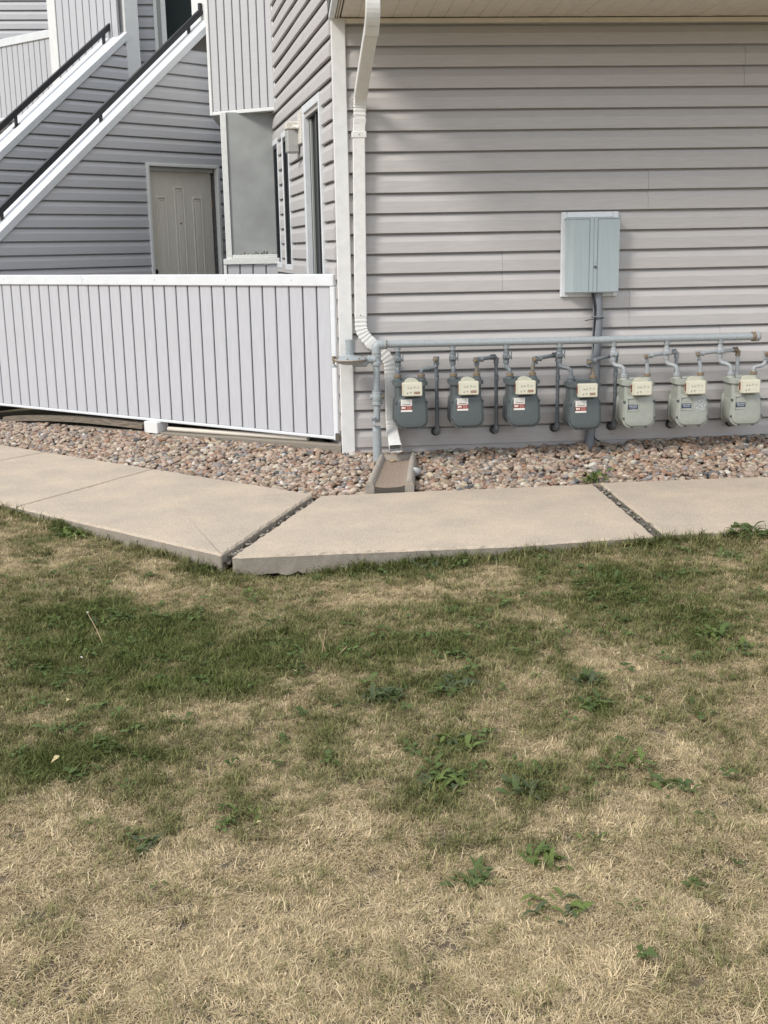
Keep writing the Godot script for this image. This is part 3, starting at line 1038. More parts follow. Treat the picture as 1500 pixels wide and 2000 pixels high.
# ------------------------------------------------------------------ pavement
func slab(parent: Node, p: PackedVector2Array, y: float, tilt: float, t: float, rough_edge: float):
	var q := PackedVector2Array()
	for i in p.size():
		var a := p[i]
		var b := p[(i + 1) % p.size()]
		var n := maxi(1, int(a.distance_to(b) / 0.022))
		for k in n:
			q.append(a.lerp(b, float(k) / n))
	var c := Vector2.ZERO
	for v in p:
		c += v / p.size()
	var cw := 1.0 if Geometry2D.is_polygon_clockwise(q) else -1.0
	var inner := PackedVector2Array()
	var mid := PackedVector2Array()
	for i in q.size():
		var d := (q[(i + 1) % q.size()] - q[(i + q.size() - 1) % q.size()]).normalized()
		var nrm := Vector2(-d.y, d.x) * cw
		if nrm.dot(c - q[i]) < 0:
			nrm = -nrm
		var w := bump.get_noise_2d(q[i].x * 300.0, q[i].y * 300.0)
		var w2 := bump.get_noise_2d(q[i].x * 900.0 + 40.0, q[i].y * 900.0)
		inner.append(q[i] + nrm * (0.013 + (w + w2) * rough_edge))
		mid.append(q[i] + nrm * (0.003 + (w2) * rough_edge * 0.7))
	var top := st()
	var sd := st(0)
	var H := func(v: Vector2, dy: float) -> Vector3:
		return Vector3(v.x, y + tilt * (v.x + v.y * 0.5) + dy, v.y)
	for k in inner.size():
		poly_out(top, [H.call(c, 0.0), H.call(inner[k], 0.0), H.call(inner[(k + 1) % inner.size()], 0.0)], Vector3.UP)
	for i in q.size():
		var j := (i + 1) % q.size()
		face(top, H.call(inner[i], 0.0), H.call(inner[j], 0.0), H.call(mid[j], -0.010), H.call(mid[i], -0.010))
		var wi := bump.get_noise_2d(q[i].x * 500.0, q[i].y * 500.0) * 0.012
		var wj := bump.get_noise_2d(q[j].x * 500.0, q[j].y * 500.0) * 0.012
		var oi := (q[i] - c).normalized() * wi
		var oj := (q[j] - c).normalized() * wj
		face(sd, H.call(mid[i], -0.010), H.call(mid[j], -0.010), H.call(mid[j] + oj, -t * 0.55), H.call(mid[i] + oi, -t * 0.55))
		face(sd, H.call(mid[i] + oi, -t * 0.55), H.call(mid[j] + oj, -t * 0.55), H.call(mid[j] - oj, -t + wj), H.call(mid[i] - oi, -t + wi))
	var o := put("pavement_slab", top, M.concrete, parent)
	put("slab_edge", sd, M.concrete_side, o)

func build_pavement():
	var p := structure("pavement", "tan concrete pavement bending along the gravel bed")
	var V := func(a: float, b: float) -> Vector2: return Vector2(a, b)
	# right of the weed-grown crack, between the cracks, left of the wide crack, then across the tooled joints
	slab(p, PackedVector2Array([V.call(1.675, 0.705), V.call(4.6, 0.66), V.call(4.6, 1.80), V.call(1.658, 1.897)]), 0.004, 0.0, 0.10, 0.003)
	slab(p, PackedVector2Array([V.call(0.120, 0.775), V.call(1.640, 0.715), V.call(1.615, 1.905), V.call(0.94, 1.985), V.call(-0.300, 1.995)]), 0.0, 0.0, 0.085, 0.010)
	slab(p, PackedVector2Array([V.call(0.088, 0.758), V.call(-0.340, 1.975), V.call(-1.475, 0.828), V.call(-0.868, -0.158)]), 0.006, 0.0, 0.075, 0.009)
	slab(p, PackedVector2Array([V.call(-0.872, -0.166), V.call(-1.479, 0.820), V.call(-2.36, -0.072), V.call(-1.668, -0.926)]), 0.004, 0.0, 0.09, 0.001)
	slab(p, PackedVector2Array([V.call(-1.672, -0.934), V.call(-2.364, -0.080), V.call(-3.6, -1.32), V.call(-2.9, -2.1)]), 0.003, 0.0, 0.09, 0.001)
	# fill lying low in the two cracks
	for q in [[V.call(0.105, 0.78), V.call(-0.325, 1.965), 0.02, -0.038], [V.call(1.662, 0.72), V.call(1.645, 1.885), 0.024, -0.014]]:
		var s := st()
		var d: Vector2 = (q[1] - q[0]).normalized()
		var n: Vector2 = Vector2(-d.y, d.x) * q[2]
		for k in 60:
			var a: Vector2 = q[0].lerp(q[1], k / 60.0)
			var b: Vector2 = q[0].lerp(q[1], (k + 1) / 60.0)
			for e in 4:
				var P := func(w: Vector2, u: float) -> Vector3:
					var v: Vector2 = w + n * (u * 2.0 - 1.0)
					return Vector3(v.x, q[3] + bump.get_noise_2d(v.x * 2600.0, v.y * 2600.0) * 0.014, v.y)
				face(s, P.call(a, e / 4.0), P.call(b, e / 4.0), P.call(b, (e + 1) / 4.0), P.call(a, (e + 1) / 4.0))
		put("crack_fill", s, M.crumb, p)
	# broken-off bits and old mortar along the cracks
	var crumbs := st(0)
	for i in 70:
		var wide := i < 45
		var t := rng.randf()
		var a: Vector2 = Vector2(0.105, 0.78).lerp(Vector2(-0.325, 1.965), t) if wide else Vector2(1.662, 0.72).lerp(Vector2(1.645, 1.885), t)
		a += Vector2(rng.randf_range(-0.022, 0.022), rng.randf_range(-0.01, 0.01))
		pebble(crumbs, Vector3(a.x, -0.018 if wide else -0.006, a.y), Vector3(rng.randf_range(0.004, 0.013), rng.randf_range(0.003, 0.008), rng.randf_range(0.004, 0.013)), i)
	put("crumbs", crumbs, M.mortar, p).set_meta("kind", "stuff")

func pebble(s: SurfaceTool, c: Vector3, r: Vector3, seed_: int):
	var q := stone_points(seed_ % 6)
	var b := Basis(Vector3.UP, seed_ * 1.7)
	for k in q:
		s.add_vertex(c + b * (k * r))

func stone_points(v: int) -> PackedVector3Array:
	var key := "stone%d" % v
	if mesh_cache.has(key):
		return mesh_cache[key]
	var ico := []
	var t := (1.0 + sqrt(5.0)) / 2.0
	for q in [[-1, t, 0], [1, t, 0], [-1, -t, 0], [1, -t, 0], [0, -1, t], [0, 1, t], [0, -1, -t], [0, 1, -t], [t, 0, -1], [t, 0, 1], [-t, 0, -1], [-t, 0, 1]]:
		ico.append(Vector3(q[0], q[1], q[2]).normalized())
	var f := [[0, 11, 5], [0, 5, 1], [0, 1, 7], [0, 7, 10], [0, 10, 11], [1, 5, 9], [5, 11, 4], [11, 10, 2], [10, 7, 6], [7, 1, 8], [3, 9, 4], [3, 4, 2], [3, 2, 6], [3, 6, 8], [3, 8, 9], [4, 9, 5], [2, 4, 11], [6, 2, 10], [8, 6, 7], [9, 8, 1]]
	var out := PackedVector3Array()
	for q in f:
		var a: Vector3 = ico[q[0]]
		var b: Vector3 = ico[q[1]]
		var c: Vector3 = ico[q[2]]
		var ab := (a + b).normalized()
		var bc := (b + c).normalized()
		var ca := (c + a).normalized()
		for g in [[a, ca, ab], [b, ab, bc], [c, bc, ca], [ab, ca, bc]]:
			for p in g:
				out.append(p * (1.0 + 0.5 * bump.get_noise_3d(p.x * 18.0 + v * 50.0, p.y * 18.0, p.z * 18.0)))
	mesh_cache[key] = out
	return out

# ------------------------------------------------------------------ river stones
func stone_colour() -> Color:
	var r := rng.randf()
	var c: Color
	if r < 0.08:
		c = Color(0.38, 0.225, 0.145)
	elif r < 0.40:
		c = Color(0.44, 0.32, 0.24)
	elif r < 0.64:
		c = Color(0.54, 0.44, 0.335)
	elif r < 0.78:
		c = Color(0.30, 0.215, 0.16)
	elif r < 0.90:
		c = Color(0.33, 0.30, 0.275)
	elif r < 0.95:
		c = Color(0.14, 0.145, 0.15)
	else:
		c = Color(0.66, 0.60, 0.52)
	var k := rng.randf_range(0.78, 1.12)
	return Color(c.r * k * rng.randf_range(0.95, 1.06), c.g * k, c.b * k * rng.randf_range(0.93, 1.06))

func build_gravel():
	var bed := structure("gravel_bed", "bed of rounded tan river stones between pavement and walls")
	var s := st(0)
	var xs := 90
	var zs := 24
	var P := func(i: int, j: int) -> Vector3:
		var x := lerpf(-3.4, 4.6, float(i) / xs)
		var z := lerpf(pad_front(x) - 0.05, back_edge(x) + 0.01, float(j) / zs)
		return Vector3(x, bed_height(x, z) - 0.012, z)
	for i in xs:
		for j in zs:
			face(s, P.call(i, j), P.call(i + 1, j), P.call(i + 1, j + 1), P.call(i, j + 1))
	put("bed_soil", s, M.bed_soil, bed)
	var spots := []
	for i in 15500:
		var x := rng.randf_range(-3.0, 3.7)
		var z0 := pad_front(x) + 0.012
		var z := lerpf(z0, back_edge(x) - 0.012, rng.randf())
		if rng.randf() > (back_edge(x) - z0) / 0.95:
			continue
		if x > 0.36 and x < 0.68 and z > 0.12 and z < 0.745 and (x - 0.36) < 0.38 - z * 0.12 and x > 0.50 - z * 0.16:
			continue
		var a := rng.randf_range(0.0095, 0.0195)
		if rng.randf() < 0.12:
			a *= 1.35
		var B := Basis.from_euler(Vector3(rng.randf_range(-0.5, 0.5), rng.randf() * TAU, rng.randf_range(-0.5, 0.5))) * Basis.from_scale(Vector3(a * 1.25, a * rng.randf_range(0.6, 0.85), a * rng.randf_range(0.75, 1.0)))
		var y := bed_height(x, z) + rng.randf_range(-0.006, 0.012)
		spots.append([a * (1.0 + rng.randf() * 0.3) + z * 0.004, Transform3D(B, Vector3(x, y, z)), stone_colour(), rng.randi() % 6])
	spots.sort_custom(func(p, q): return p[0] > q[0])
	var shapes := []
	for v in 6:
		var m := st(0)
		for p in stone_points(v):
			m.add_vertex(p)
		m.generate_normals()
		m.index()
		shapes.append(m.commit())
	var mats := []
	for k in 14:
		var c := stone_colour()
		mats.append(mat(c.linear_to_srgb(), 0.8, tex_cache["stonefleck"], Vector3.ONE * 6.0))
	var single := 0
	var rest := []
	for q in spots:
		var o: Vector3 = q[1].origin
		if single < 280 and o.x > -1.9 and o.x < 2.8:
			var p := mi("river_stone", shapes[q[3]], mats[single % 14], bed)
			p.transform = q[1]
			single += 1
		else:
			rest.append(q)
	for v in 6:
		var mine := rest.filter(func(q): return q[3] == v)
		var mm := MultiMesh.new()
		mm.transform_format = MultiMesh.TRANSFORM_3D
		mm.use_colors = true
		mm.mesh = shapes[v]
		mm.instance_count = mine.size()
		for i in mine.size():
			mm.set_instance_transform(i, mine[i][1])
			mm.set_instance_color(i, mine[i][2])
		var n := MultiMeshInstance3D.new()
		n.multimesh = mm
		n.material_override = M.stone
		n.name = numbered("small_stones", bed)
		bed.add_child(n, true)
		n.set_meta("kind", "stuff")
	var big := st(0)
	pebble(big, Vector3(0.0, 0, 0), Vector3(0.030, 0.026, 0.027), 2)
	var chip := put("stone_chip", big, mat(lin(0.5, 0.5, 0.5), 0.8, tex_cache["stonefleck"], Vector3.ONE * 9.0), null)
	chip.position = Vector3(0.675, 0.055, 0.47)
	tag(chip, "pale grey broken stone right beside the splash block", "stone")

# ------------------------------------------------------------------ splash block
func build_splash_block():
	var t := thing("splash_block", "tapered concrete splash block on the gravel under the downspout", "splash block", Vector3(0.55, 0, 0.5))
	var L := func(u: float, v: float) -> Vector3:
		# u across 0..1, v from the wall 0 to the front 1
		var a := Vector3(lerpf(0.488, 0.368, v), 0, lerpf(0.165, 0.735, v))
		var b := Vector3(lerpf(0.712, 0.636, v), 0, lerpf(0.165, 0.735, v))
		return a.lerp(b, u) + Vector3(0, lerpf(0.052, -0.005, v), 0)
	var bed := st(0)
	for i in 16:
		for j in 36:
			var P := func(a: int, b: int) -> Vector3:
				var q: Vector3 = L.call(0.10 + 0.80 * a / 16.0, 0.03 + 0.965 * b / 36.0)
				var dish := 0.008 * pow(absf(a - 8.0) / 8.0, 3.0) * 2.5
				return q + Vector3(0, 0.026 + dish + bump.get_noise_2d(q.x * 1500.0, q.z * 1500.0) * 0.003, 0)
			face(bed, P.call(i, j), P.call(i + 1, j), P.call(i + 1, j + 1), P.call(i, j + 1))
	put("trough", bed, M.splash_bed, t)
	for e in [[0.0, 0.19], [0.81, 1.0]]:
		var body := st()
		var prof := [[0.0, -0.03], [0.0, 0.030], [0.12, 0.050], [0.35, 0.062], [0.65, 0.062], [0.86, 0.048], [1.0, 0.024], [1.0, -0.03]]
		if e[0] > 0.5:
			prof = [[0.0, -0.03], [0.0, 0.024], [0.14, 0.048], [0.35, 0.062], [0.65, 0.062], [0.88, 0.050], [1.0, 0.030], [1.0, -0.03]]
		for j in 14:
			for i in prof.size() - 1:
				var P := func(a: int, b: int) -> Vector3:
					var v := b / 14.0
					var w := bump.get_noise_2d(v * 220.0 + e[0] * 50.0, a * 30.0) * 0.002
					return L.call(lerpf(e[0], e[1], prof[a][0]), v) + Vector3(0, prof[a][1] + w, 0)
				body.set_smooth_group(1)
				face(body, P.call(i, j), P.call(i + 1, j), P.call(i + 1, j + 1), P.call(i, j + 1))
		body.set_smooth_group(-1)
		for v in [0.0, 1.0]:
			var ring := []
			for q in prof:
				ring.append(L.call(lerpf(e[0], e[1], q[0]), v) + Vector3(0, q[1], 0))
			poly_out(body, ring, Vector3(0, 0, 1 if v > 0.5 else -1))
		put("side_wall", body, M.splash, t)
	var bw := st()
	face(bw, L.call(0.0, 0.0) + Vector3(0, 0.055, 0), L.call(1.0, 0.0) + Vector3(0, 0.055, 0), L.call(1.0, 0.05) + Vector3(0, 0.052, 0), L.call(0.0, 0.05) + Vector3(0, 0.052, 0))
	face(bw, L.call(0.12, 0.05) + Vector3(0, 0.052, 0), L.call(0.88, 0.05) + Vector3(0, 0.052, 0), L.call(0.88, 0.08) + Vector3(0, 0.02, 0), L.call(0.12, 0.08) + Vector3(0, 0.02, 0))
	face(bw, L.call(0.0, 0.0) + Vector3(0, 0.055, 0), L.call(1.0, 0.0) + Vector3(0, 0.055, 0), L.call(1.0, 0.0) - Vector3(0, 0.05, 0), L.call(0.0, 0.0) - Vector3(0, 0.05, 0))
	put("back_lip", bw, M.splash, t)
	var fl := st()
	for i in 16:
		var P := func(a: int, y: float) -> Vector3:
			var q: Vector3 = L.call(0.10 + 0.80 * a / 16.0, 0.995)
			return q + Vector3(0, y + (0.008 * pow(absf(a - 8.0) / 8.0, 3.0) * 2.5 if y > 0 else 0.0), 0)
		face(fl, P.call(i, 0.026), P.call(i + 1, 0.026), P.call(i + 1, -0.02), P.call(i, -0.02))
	put("front_lip", fl, M.crumb, t)
	var lf := st(0)
	pebble(lf, Vector3(0.565, 0.078, 0.235), Vector3(0.022, 0.008, 0.010), 4)
	tag(put("dead_leaf", lf, M.straw, null), "brown dead leaf lying at the top of the splash block", "leaf")

# ------------------------------------------------------------------ downspout
func build_downspout():
	var d := thing("downspout", "white ribbed metal downspout running down beside the corner post", "downspout", Vector3(0.57, 0.1, 0.05))
	var prof := PackedVector2Array()
	var hw := 0.0355
	var hd := 0.024
	var xs := [-1.0, -0.80, -0.62, -0.54, -0.46, -0.26, -0.18, -0.10, 0.10, 0.18, 0.26, 0.46, 0.54, 0.62, 0.80, 1.0]
	for k in xs.size():
		var g := 0.0 if (k in [3, 6, 9, 12]) == false else 0.0028
		prof.append(Vector2(xs[k] * (hw - 0.004), -hd + g))
	prof.append(Vector2(hw, -hd + 0.004)); prof.append(Vector2(hw, hd - 0.004))
	prof.append(Vector2(hw - 0.004, hd)); prof.append(Vector2(-hw + 0.004, hd))
	prof.append(Vector2(-hw, hd - 0.004)); prof.append(Vector2(-hw, -hd + 0.004))
	var piece := func(called: String, p: Array, k: float, ribs: bool):
		var s := st()
		var sc := []
		for i in p.size():
			sc.append(k * (1.0 if not ribs or i % 2 == 0 or i < 2 or i > p.size() - 3 else 0.90))
		sweep(s, p, prof, Vector3.RIGHT, sc, false, false)
		return put(called, s, M.downspout, d)
	# from the gutter back to the wall
	piece.call("outlet_elbow", densify(bend([Vector3(0.461, 2.61, 0.765), Vector3(0.459, 2.44, 0.765), Vector3(0.455, 2.36, 0.67)], 0.08), 0.03), 1.03, false)
	piece.call("slanted_pipe", densify([Vector3(0.4575, 2.400, 0.725), Vector3(0.430, 2.130, 0.085)], 0.08), 0.985, false)
	piece.call("upper_elbow", densify(bend([Vector3(0.4325, 2.150, 0.13), Vector3(0.428, 2.10, 0.052), Vector3(0.424, 1.985, 0.048)], 0.07, 8), 0.011), 1.015, true)
	piece.call("long_pipe", densify([Vector3(0.424, 2.0, 0.048), Vector3(0.418, 1.92, 0.048), Vector3(0.406, 0.90, 0.048)], 0.2), 0.985, false)
	piece.call("offset_elbow", densify(bend([Vector3(0.406, 0.935, 0.048), Vector3(0.406, 0.815, 0.048), Vector3(0.470, 0.745, 0.050)], 0.10, 8), 0.012), 1.02, true)
	piece.call("offset_elbow", densify(bend([Vector3(0.462, 0.755, 0.050), Vector3(0.572, 0.655, 0.052), Vector3(0.574, 0.54, 0.052)], 0.10, 8), 0.012), 0.99, true)
	piece.call("lower_pipe", densify([Vector3(0.574, 0.57, 0.052), Vector3(0.576, 0.29, 0.052)], 0.1), 0.96, false)
	piece.call("spout_elbow", densify(bend([Vector3(0.576, 0.33, 0.052), Vector3(0.577, 0.225, 0.062), Vector3(0.580, 0.156, 0.270)], 0.075, 8), 0.014), 1.0, true)
	var sp := st()
	box(sp, Transform3D(), Vector3(0.377, 1.905, 0.02), Vector3(0.461, 1.940, 0.0755), 0.003)
	put("strap", sp, M.downspout, d)
	var sc := st()
	for q in [Vector3(0.419, 1.922, 0.0755), Vector3(0.389, 2.02, 0.073), Vector3(0.404, 0.917, 0.0735), Vector3(0.575, 0.525, 0.076)]:
		lathe(sc, along(q, Vector3.BACK), [Vector2(0.004, -0.002), Vector2(0.004, 0.002), Vector2(0, 0.0025)], 8)
	put("screw", sc, M.blind, d)

# ------------------------------------------------------------------ cabinet
func build_cabinet():
	var I := Transform3D()
	var c := thing("utility_cabinet", "blue grey metal utility cabinet in a white frame on the wall", "cabinet", Vector3(1.76, 1.0, 0))
	var f := st()
	box(f, I, Vector3(1.594, 0.992, 0.004), Vector3(1.627, 1.480, 0.036), 0.004)
	box(f, I, Vector3(1.903, 0.992, 0.004), Vector3(1.934, 1.480, 0.036), 0.004)
	box(f, I, Vector3(1.627, 1.447, 0.004), Vector3(1.903, 1.480, 0.0355), 0.004)
	box(f, I, Vector3(1.627, 0.992, 0.004), Vector3(1.903, 1.025, 0.0355), 0.004)
	put("frame", f, M.white, c)
	var hole := st()
	box(hole, I, Vector3(1.627, 1.025, 0.004), Vector3(1.903, 1.447, 0.008), 0.0)
	put("recess", hole, M.black, c)
	var P := Transform3D(Basis(Vector3.RIGHT, Vector3.BACK, Vector3.DOWN), Vector3(0, 0, 0))   # (x, z) polygons pulled downwards
	var b := st()
	prism(b, P, PackedVector2Array([Vector2(1.630, 0.009), Vector2(1.616, 0.055), Vector2(1.654, 0.100), Vector2(1.745, 0.100), Vector2(1.745, 0.0965), Vector2(1.748, 0.0965), Vector2(1.748, 0.104), Vector2(1.7695, 0.104), Vector2(1.7695, 0.1005), Vector2(1.7720, 0.1005), Vector2(1.7720, 0.104), Vector2(1.792, 0.104), Vector2(1.792, 0.0965), Vector2(1.795, 0.0965), Vector2(1.795, 0.100), Vector2(1.924, 0.100), Vector2(1.924, 0.009)]), -1.440, -1.022)
	put("doors", b, M.cabinet, c)
	var tp := st()
	prism(tp, P, PackedVector2Array([Vector2(1.612, 0.009), Vector2(1.612, 0.056), Vector2(1.652, 0.104), Vector2(1.929, 0.104), Vector2(1.929, 0.009)]), -1.446, -1.4402)
	put("lid", tp, M.cabinet, c)
	var bt := st()
	prism(bt, P, PackedVector2Array([Vector2(1.618, 0.009), Vector2(1.618, 0.052), Vector2(1.656, 0.096), Vector2(1.920, 0.096), Vector2(1.920, 0.009)]), -1.0218, -1.017)
	put("base", bt, M.pipe_pale, c)
	var lk := st()
	lathe(lk, along(Vector3(1.782, 1.166, 0.104), Vector3.BACK), [Vector2(0.0085, 0), Vector2(0.0085, 0.004), Vector2(0.005, 0.006), Vector2(0, 0.006)], 14)
	put("lock", lk, M.bolt, c)
	var hs := st()
	box(hs, I, Vector3(1.775, 1.188, 0.1035), Vector3(1.789, 1.202, 0.1055), 0.002)
	put("hasp", hs, M.cabinet, c)
	var k := thing("conduit", "slanting dark grey conduit rising from the gravel to the cabinet", "conduit", Vector3(1.78, 0, 0.05))
	var s := st()
	tube(s, bend([Vector3(1.812, 1.022, 0.052), Vector3(1.818, 0.86, 0.052), Vector3(1.806, 0.40, 0.052), Vector3(1.772, -0.03, 0.056)], 0.15), 0.0285, 18)
	put("pipe", s, M.conduit, k)
	var cl := st()
	box(cl, I, Vector3(1.785, 0.873, 0.02), Vector3(1.852, 0.880, 0.0835), 0.002)
	put("collar", cl, M.conduit, k)
	var w := thing("black_cable", "thin black cable tied along the left edge of the conduit", "cable", Vector3(1.79, 0.1, 0.08))
	var a := st()
	tube(a, bend([Vector3(1.772, 1.02, 0.075), Vector3(1.783, 0.965, 0.085), Vector3(1.794, 0.90, 0.078), Vector3(1.790, 0.80, 0.072), Vector3(1.793, 0.60, 0.062), Vector3(1.79, 0.42, 0.06), Vector3(1.803, 0.16, 0.07), Vector3(1.82, 0.135, 0.07), Vector3(1.845, 0.125, 0.05)], 0.04), 0.0042, 8)
	tube(a, bend([Vector3(1.780, 1.02, 0.075), Vector3(1.792, 0.955, 0.085), Vector3(1.797, 0.89, 0.079), Vector3(1.793, 0.80, 0.073)], 0.04), 0.0032, 8)
	put("wire", a, M.cable, w)
	var tie := st()
	tube(tie, bend([Vector3(1.742, 0.853, 0.05), Vector3(1.785, 0.863, 0.078), Vector3(1.815, 0.864, 0.083), Vector3(1.845, 0.867, 0.07), Vector3(1.851, 0.868, 0.05)], 0.03), 0.0025, 6)
	put("cable_tie", tie, M.cable, w)

# ------------------------------------------------------------------ gas pipework
func hexnut(s: SurfaceTool, p: Vector3, d: Vector3, r: float, h: float, n := 6):
	lathe(s, along(p, d), [Vector2(0, -h * 0.5), Vector2(r * 0.86, -h * 0.5), Vector2(r, -h * 0.36), Vector2(r, h * 0.36), Vector2(r * 0.86, h * 0.5), Vector2(0, h * 0.5)], n)

func fitting(s: SurfaceTool, p: Vector3, d: Vector3, r: float, h: float):
	lathe(s, along(p, d), [Vector2(r * 0.80, -h * 0.5), Vector2(r, -h * 0.5), Vector2(r, -h * 0.28), Vector2(r * 0.9, -h * 0.2), Vector2(r * 0.9, h * 0.2), Vector2(r, h * 0.28), Vector2(r, h * 0.5), Vector2(r * 0.80, h * 0.5)], 14)

func build_gas():
	var tx := [0.610, 0.932, 1.248, 1.565, 1.888, 2.208, 2.533]
	var man := thing("gas_manifold", "long pale grey gas pipe above the meters with a capped right end", "pipe", Vector3(0.485, 0, 0.17))
	var s := st()
	tube(s, densify([Vector3(0.535, 0.751, 0.16), Vector3(1.5, 0.7465, 0.16), Vector3(2.75, 0.744, 0.16)], 0.4), 0.0212, 18)
	put("header_pipe", s, M.pipe_light, man)
	var e := st()
	tube(e, bend([Vector3(0.545, 0.751, 0.16), Vector3(0.485, 0.750, 0.163), Vector3(0.485, 0.70, 0.166)], 0.05, 8), 0.0265, 16)
	fitting(e, Vector3(0.530, 0.751, 0.16), Vector3.RIGHT, 0.029, 0.02)
	put("elbow", e, M.pipe_light, man)
	var rr := st()
	lathe(rr, along(Vector3(0.543, 0.751, 0.16), Vector3.RIGHT), [Vector2(0.0215, -0.004), Vector2(0.0285, -0.004), Vector2(0.0285, 0.003), Vector2(0.0215, 0.003)], 18)
	lathe(rr, along(Vector3(2.735, 0.744, 0.16), Vector3.RIGHT), [Vector2(0.021, -0.012), Vector2(0.0285, -0.012), Vector2(0.0285, 0.008), Vector2(0.021, 0.008)], 18)
	lathe(rr, along(Vector3(0.485, 0.698, 0.166), Vector3.UP), [Vector2(0.02, -0.004), Vector2(0.0275, -0.004), Vector2(0.0275, 0.004), Vector2(0.02, 0.004)], 18)
	put("rusty_ring", rr, M.rust, man)
	var cp := st()
	lathe(cp, along(Vector3(2.757, 0.744, 0.16), Vector3.RIGHT), [Vector2(0.028, -0.016), Vector2(0.0285, 0.006), Vector2(0.022, 0.016), Vector2(0, 0.018)], 18)
	put("end_cap", cp, M.pipe_pale, man)
	for k in 7:
		var t := st()
		lathe(t, along(Vector3(tx[k], 0.722, 0.16), Vector3.UP), [Vector2(0.016, -0.012), Vector2(0.017, -0.002), Vector2(0.021, 0.012)], 14)
		put("branch_tee", t, M.pipe_light, man)
	# riser with tee, valve and union
	var z := 0.166
	var r1 := st()
	tube(r1, [Vector3(0.485, 0.69, z), Vector3(0.484, 0.48, z)], 0.0195, 16)
	tube(r1, [Vector3(0.484, 0.42, z), Vector3(0.481, 0.30, z)], 0.0195, 16)
	put("riser_pipe", r1, M.pipe_light, man)
	var r2 := st()
	lathe(r2, at_y(Vector3(0.479, 0.0, z)), [Vector2(0.027, -0.02), Vector2(0.0265, 0.250), Vector2(0.0195, 0.275)], 16)
	put("riser_sleeve", r2, M.pipe_light, man)
	var te := st()
	fitting(te, Vector3(0.485, 0.666, z), Vector3.UP, 0.0285, 0.064)
	fitting(te, Vector3(0.456, 0.668, z + 0.005), Vector3.RIGHT, 0.025, 0.045)
	put("tee", te, M.pipe_light, man)
	var va := st()
	fitting(va, Vector3(0.484, 0.480, z), Vector3.UP, 0.030, 0.022)
	lathe(va, at_y(Vector3(0.484, 0.448, z)), [Vector2(0.024, -0.034), Vector2(0.031, -0.014), Vector2(0.032, 0.008), Vector2(0.026, 0.026)], 16, true)
	hexnut(va, Vector3(0.484, 0.411, z), Vector3.UP, 0.030, 0.020, 8)
	hexnut(va, Vector3(0.452, 0.449, z), Vector3.RIGHT, 0.016, 0.018)
	put("plug_valve", va, M.pipe_light, man)
	var vb := st()
	lathe(vb, along(Vector3(0.521, 0.449, z), Vector3.RIGHT), [Vector2(0.018, -0.010), Vector2(0.018, -0.003), Vector2(0.013, -0.002), Vector2(0.013, 0.004), Vector2(0, 0.005)], 12)
	put("valve_plug", vb, M.rust, man)
	var by := st()
	tube(by, bend([Vector3(0.481, 0.312, z + 0.01), Vector3(0.462, 0.318, z + 0.035), Vector3(0.456, 0.334, z + 0.04)], 0.015), 0.012, 10)
	hexnut(by, Vector3(0.457, 0.300, z + 0.040), Vector3(0, 0.2, 1), 0.014, 0.016)
	tube(by, [Vector3(0.446, 0.302, z + 0.045), Vector3(0.447, 0.338, z + 0.045)], 0.004, 8)
	put("test_cock", by, M.pipe_pale, man)
	# regulator
	var g := thing("gas_regulator", "saucer shaped pale grey gas regulator with a rusty rim at the corner", "regulator", Vector3(0.33, 0.62, 0.175))
	var G := at_y(Vector3(0.330, 0.672, 0.175))
	var top := st()
	lathe(top, G, [Vector2(0.098, 0.0), Vector2(0.094, 0.006), Vector2(0.060, 0.016), Vector2(0.030, 0.022), Vector2(0.0245, 0.028)], 28)
	put("dome", top, M.pipe_light, g)
	var cy := st()
	lathe(cy, G, [Vector2(0.0235, 0.026), Vector2(0.023, 0.100), Vector2(0.024, 0.101), Vector2(0.024, 0.112), Vector2(0.021, 0.115), Vector2(0, 0.115)], 18)
	put("spring_case", cy, M.pipe_light, g)
	var rim := st()
	lathe(rim, G, [Vector2(0.06, -0.0085), Vector2(0.099, -0.0085), Vector2(0.102, -0.006), Vector2(0.102, -0.001), Vector2(0.098, 0.001)], 28)
	put("rim", rim, M.rust, g)
	var lo := st()
	lathe(lo, G, [Vector2(0.088, -0.009), Vector2(0.070, -0.022), Vector2(0.040, -0.030), Vector2(0, -0.032)], 24)
	tube(lo, [Vector3(0.345, 0.652, 0.175), Vector3(0.425, 0.650, 0.175)], 0.025, 14)
	put("lower_case", lo, M.pipe_pale, g)
	var cn := st()
	hexnut(cn, Vector3(0.425, 0.655, 0.174), Vector3.RIGHT, 0.024, 0.014)
	fitting(cn, Vector3(0.442, 0.666, 0.172), Vector3.RIGHT, 0.021, 0.035)
	put("connection", cn, M.pipe_light, g)
	for i in 8:
		var b := st()
		var an := TAU * i / 8 + 0.2
		hexnut(b, G * Vector3(cos(an) * 0.089, 0.008, sin(an) * 0.089), Vector3.UP, 0.006, 0.008)
		put("bolt", b, M.rust, g)
	var vn := st()
	tube(vn, bend([Vector3(0.345, 0.682, 0.19), Vector3(0.238, 0.679, 0.20), Vector3(0.234, 0.652, 0.20)], 0.02), 0.0075, 10)
	fitting(vn, Vector3(0.238, 0.682, 0.20), Vector3.UP, 0.013, 0.022)
	put("vent_pipe", vn, M.rust, g)
	var vc := st()
	lathe(vc, at_y(Vector3(0.235, 0.632, 0.20)), [Vector2(0.006, 0.022), Vector2(0.009, 0.014), Vector2(0.019, 0.004), Vector2(0.019, -0.001), Vector2(0, -0.001)], 16)
	put("vent_cup", vc, M.pipe_pale, g)
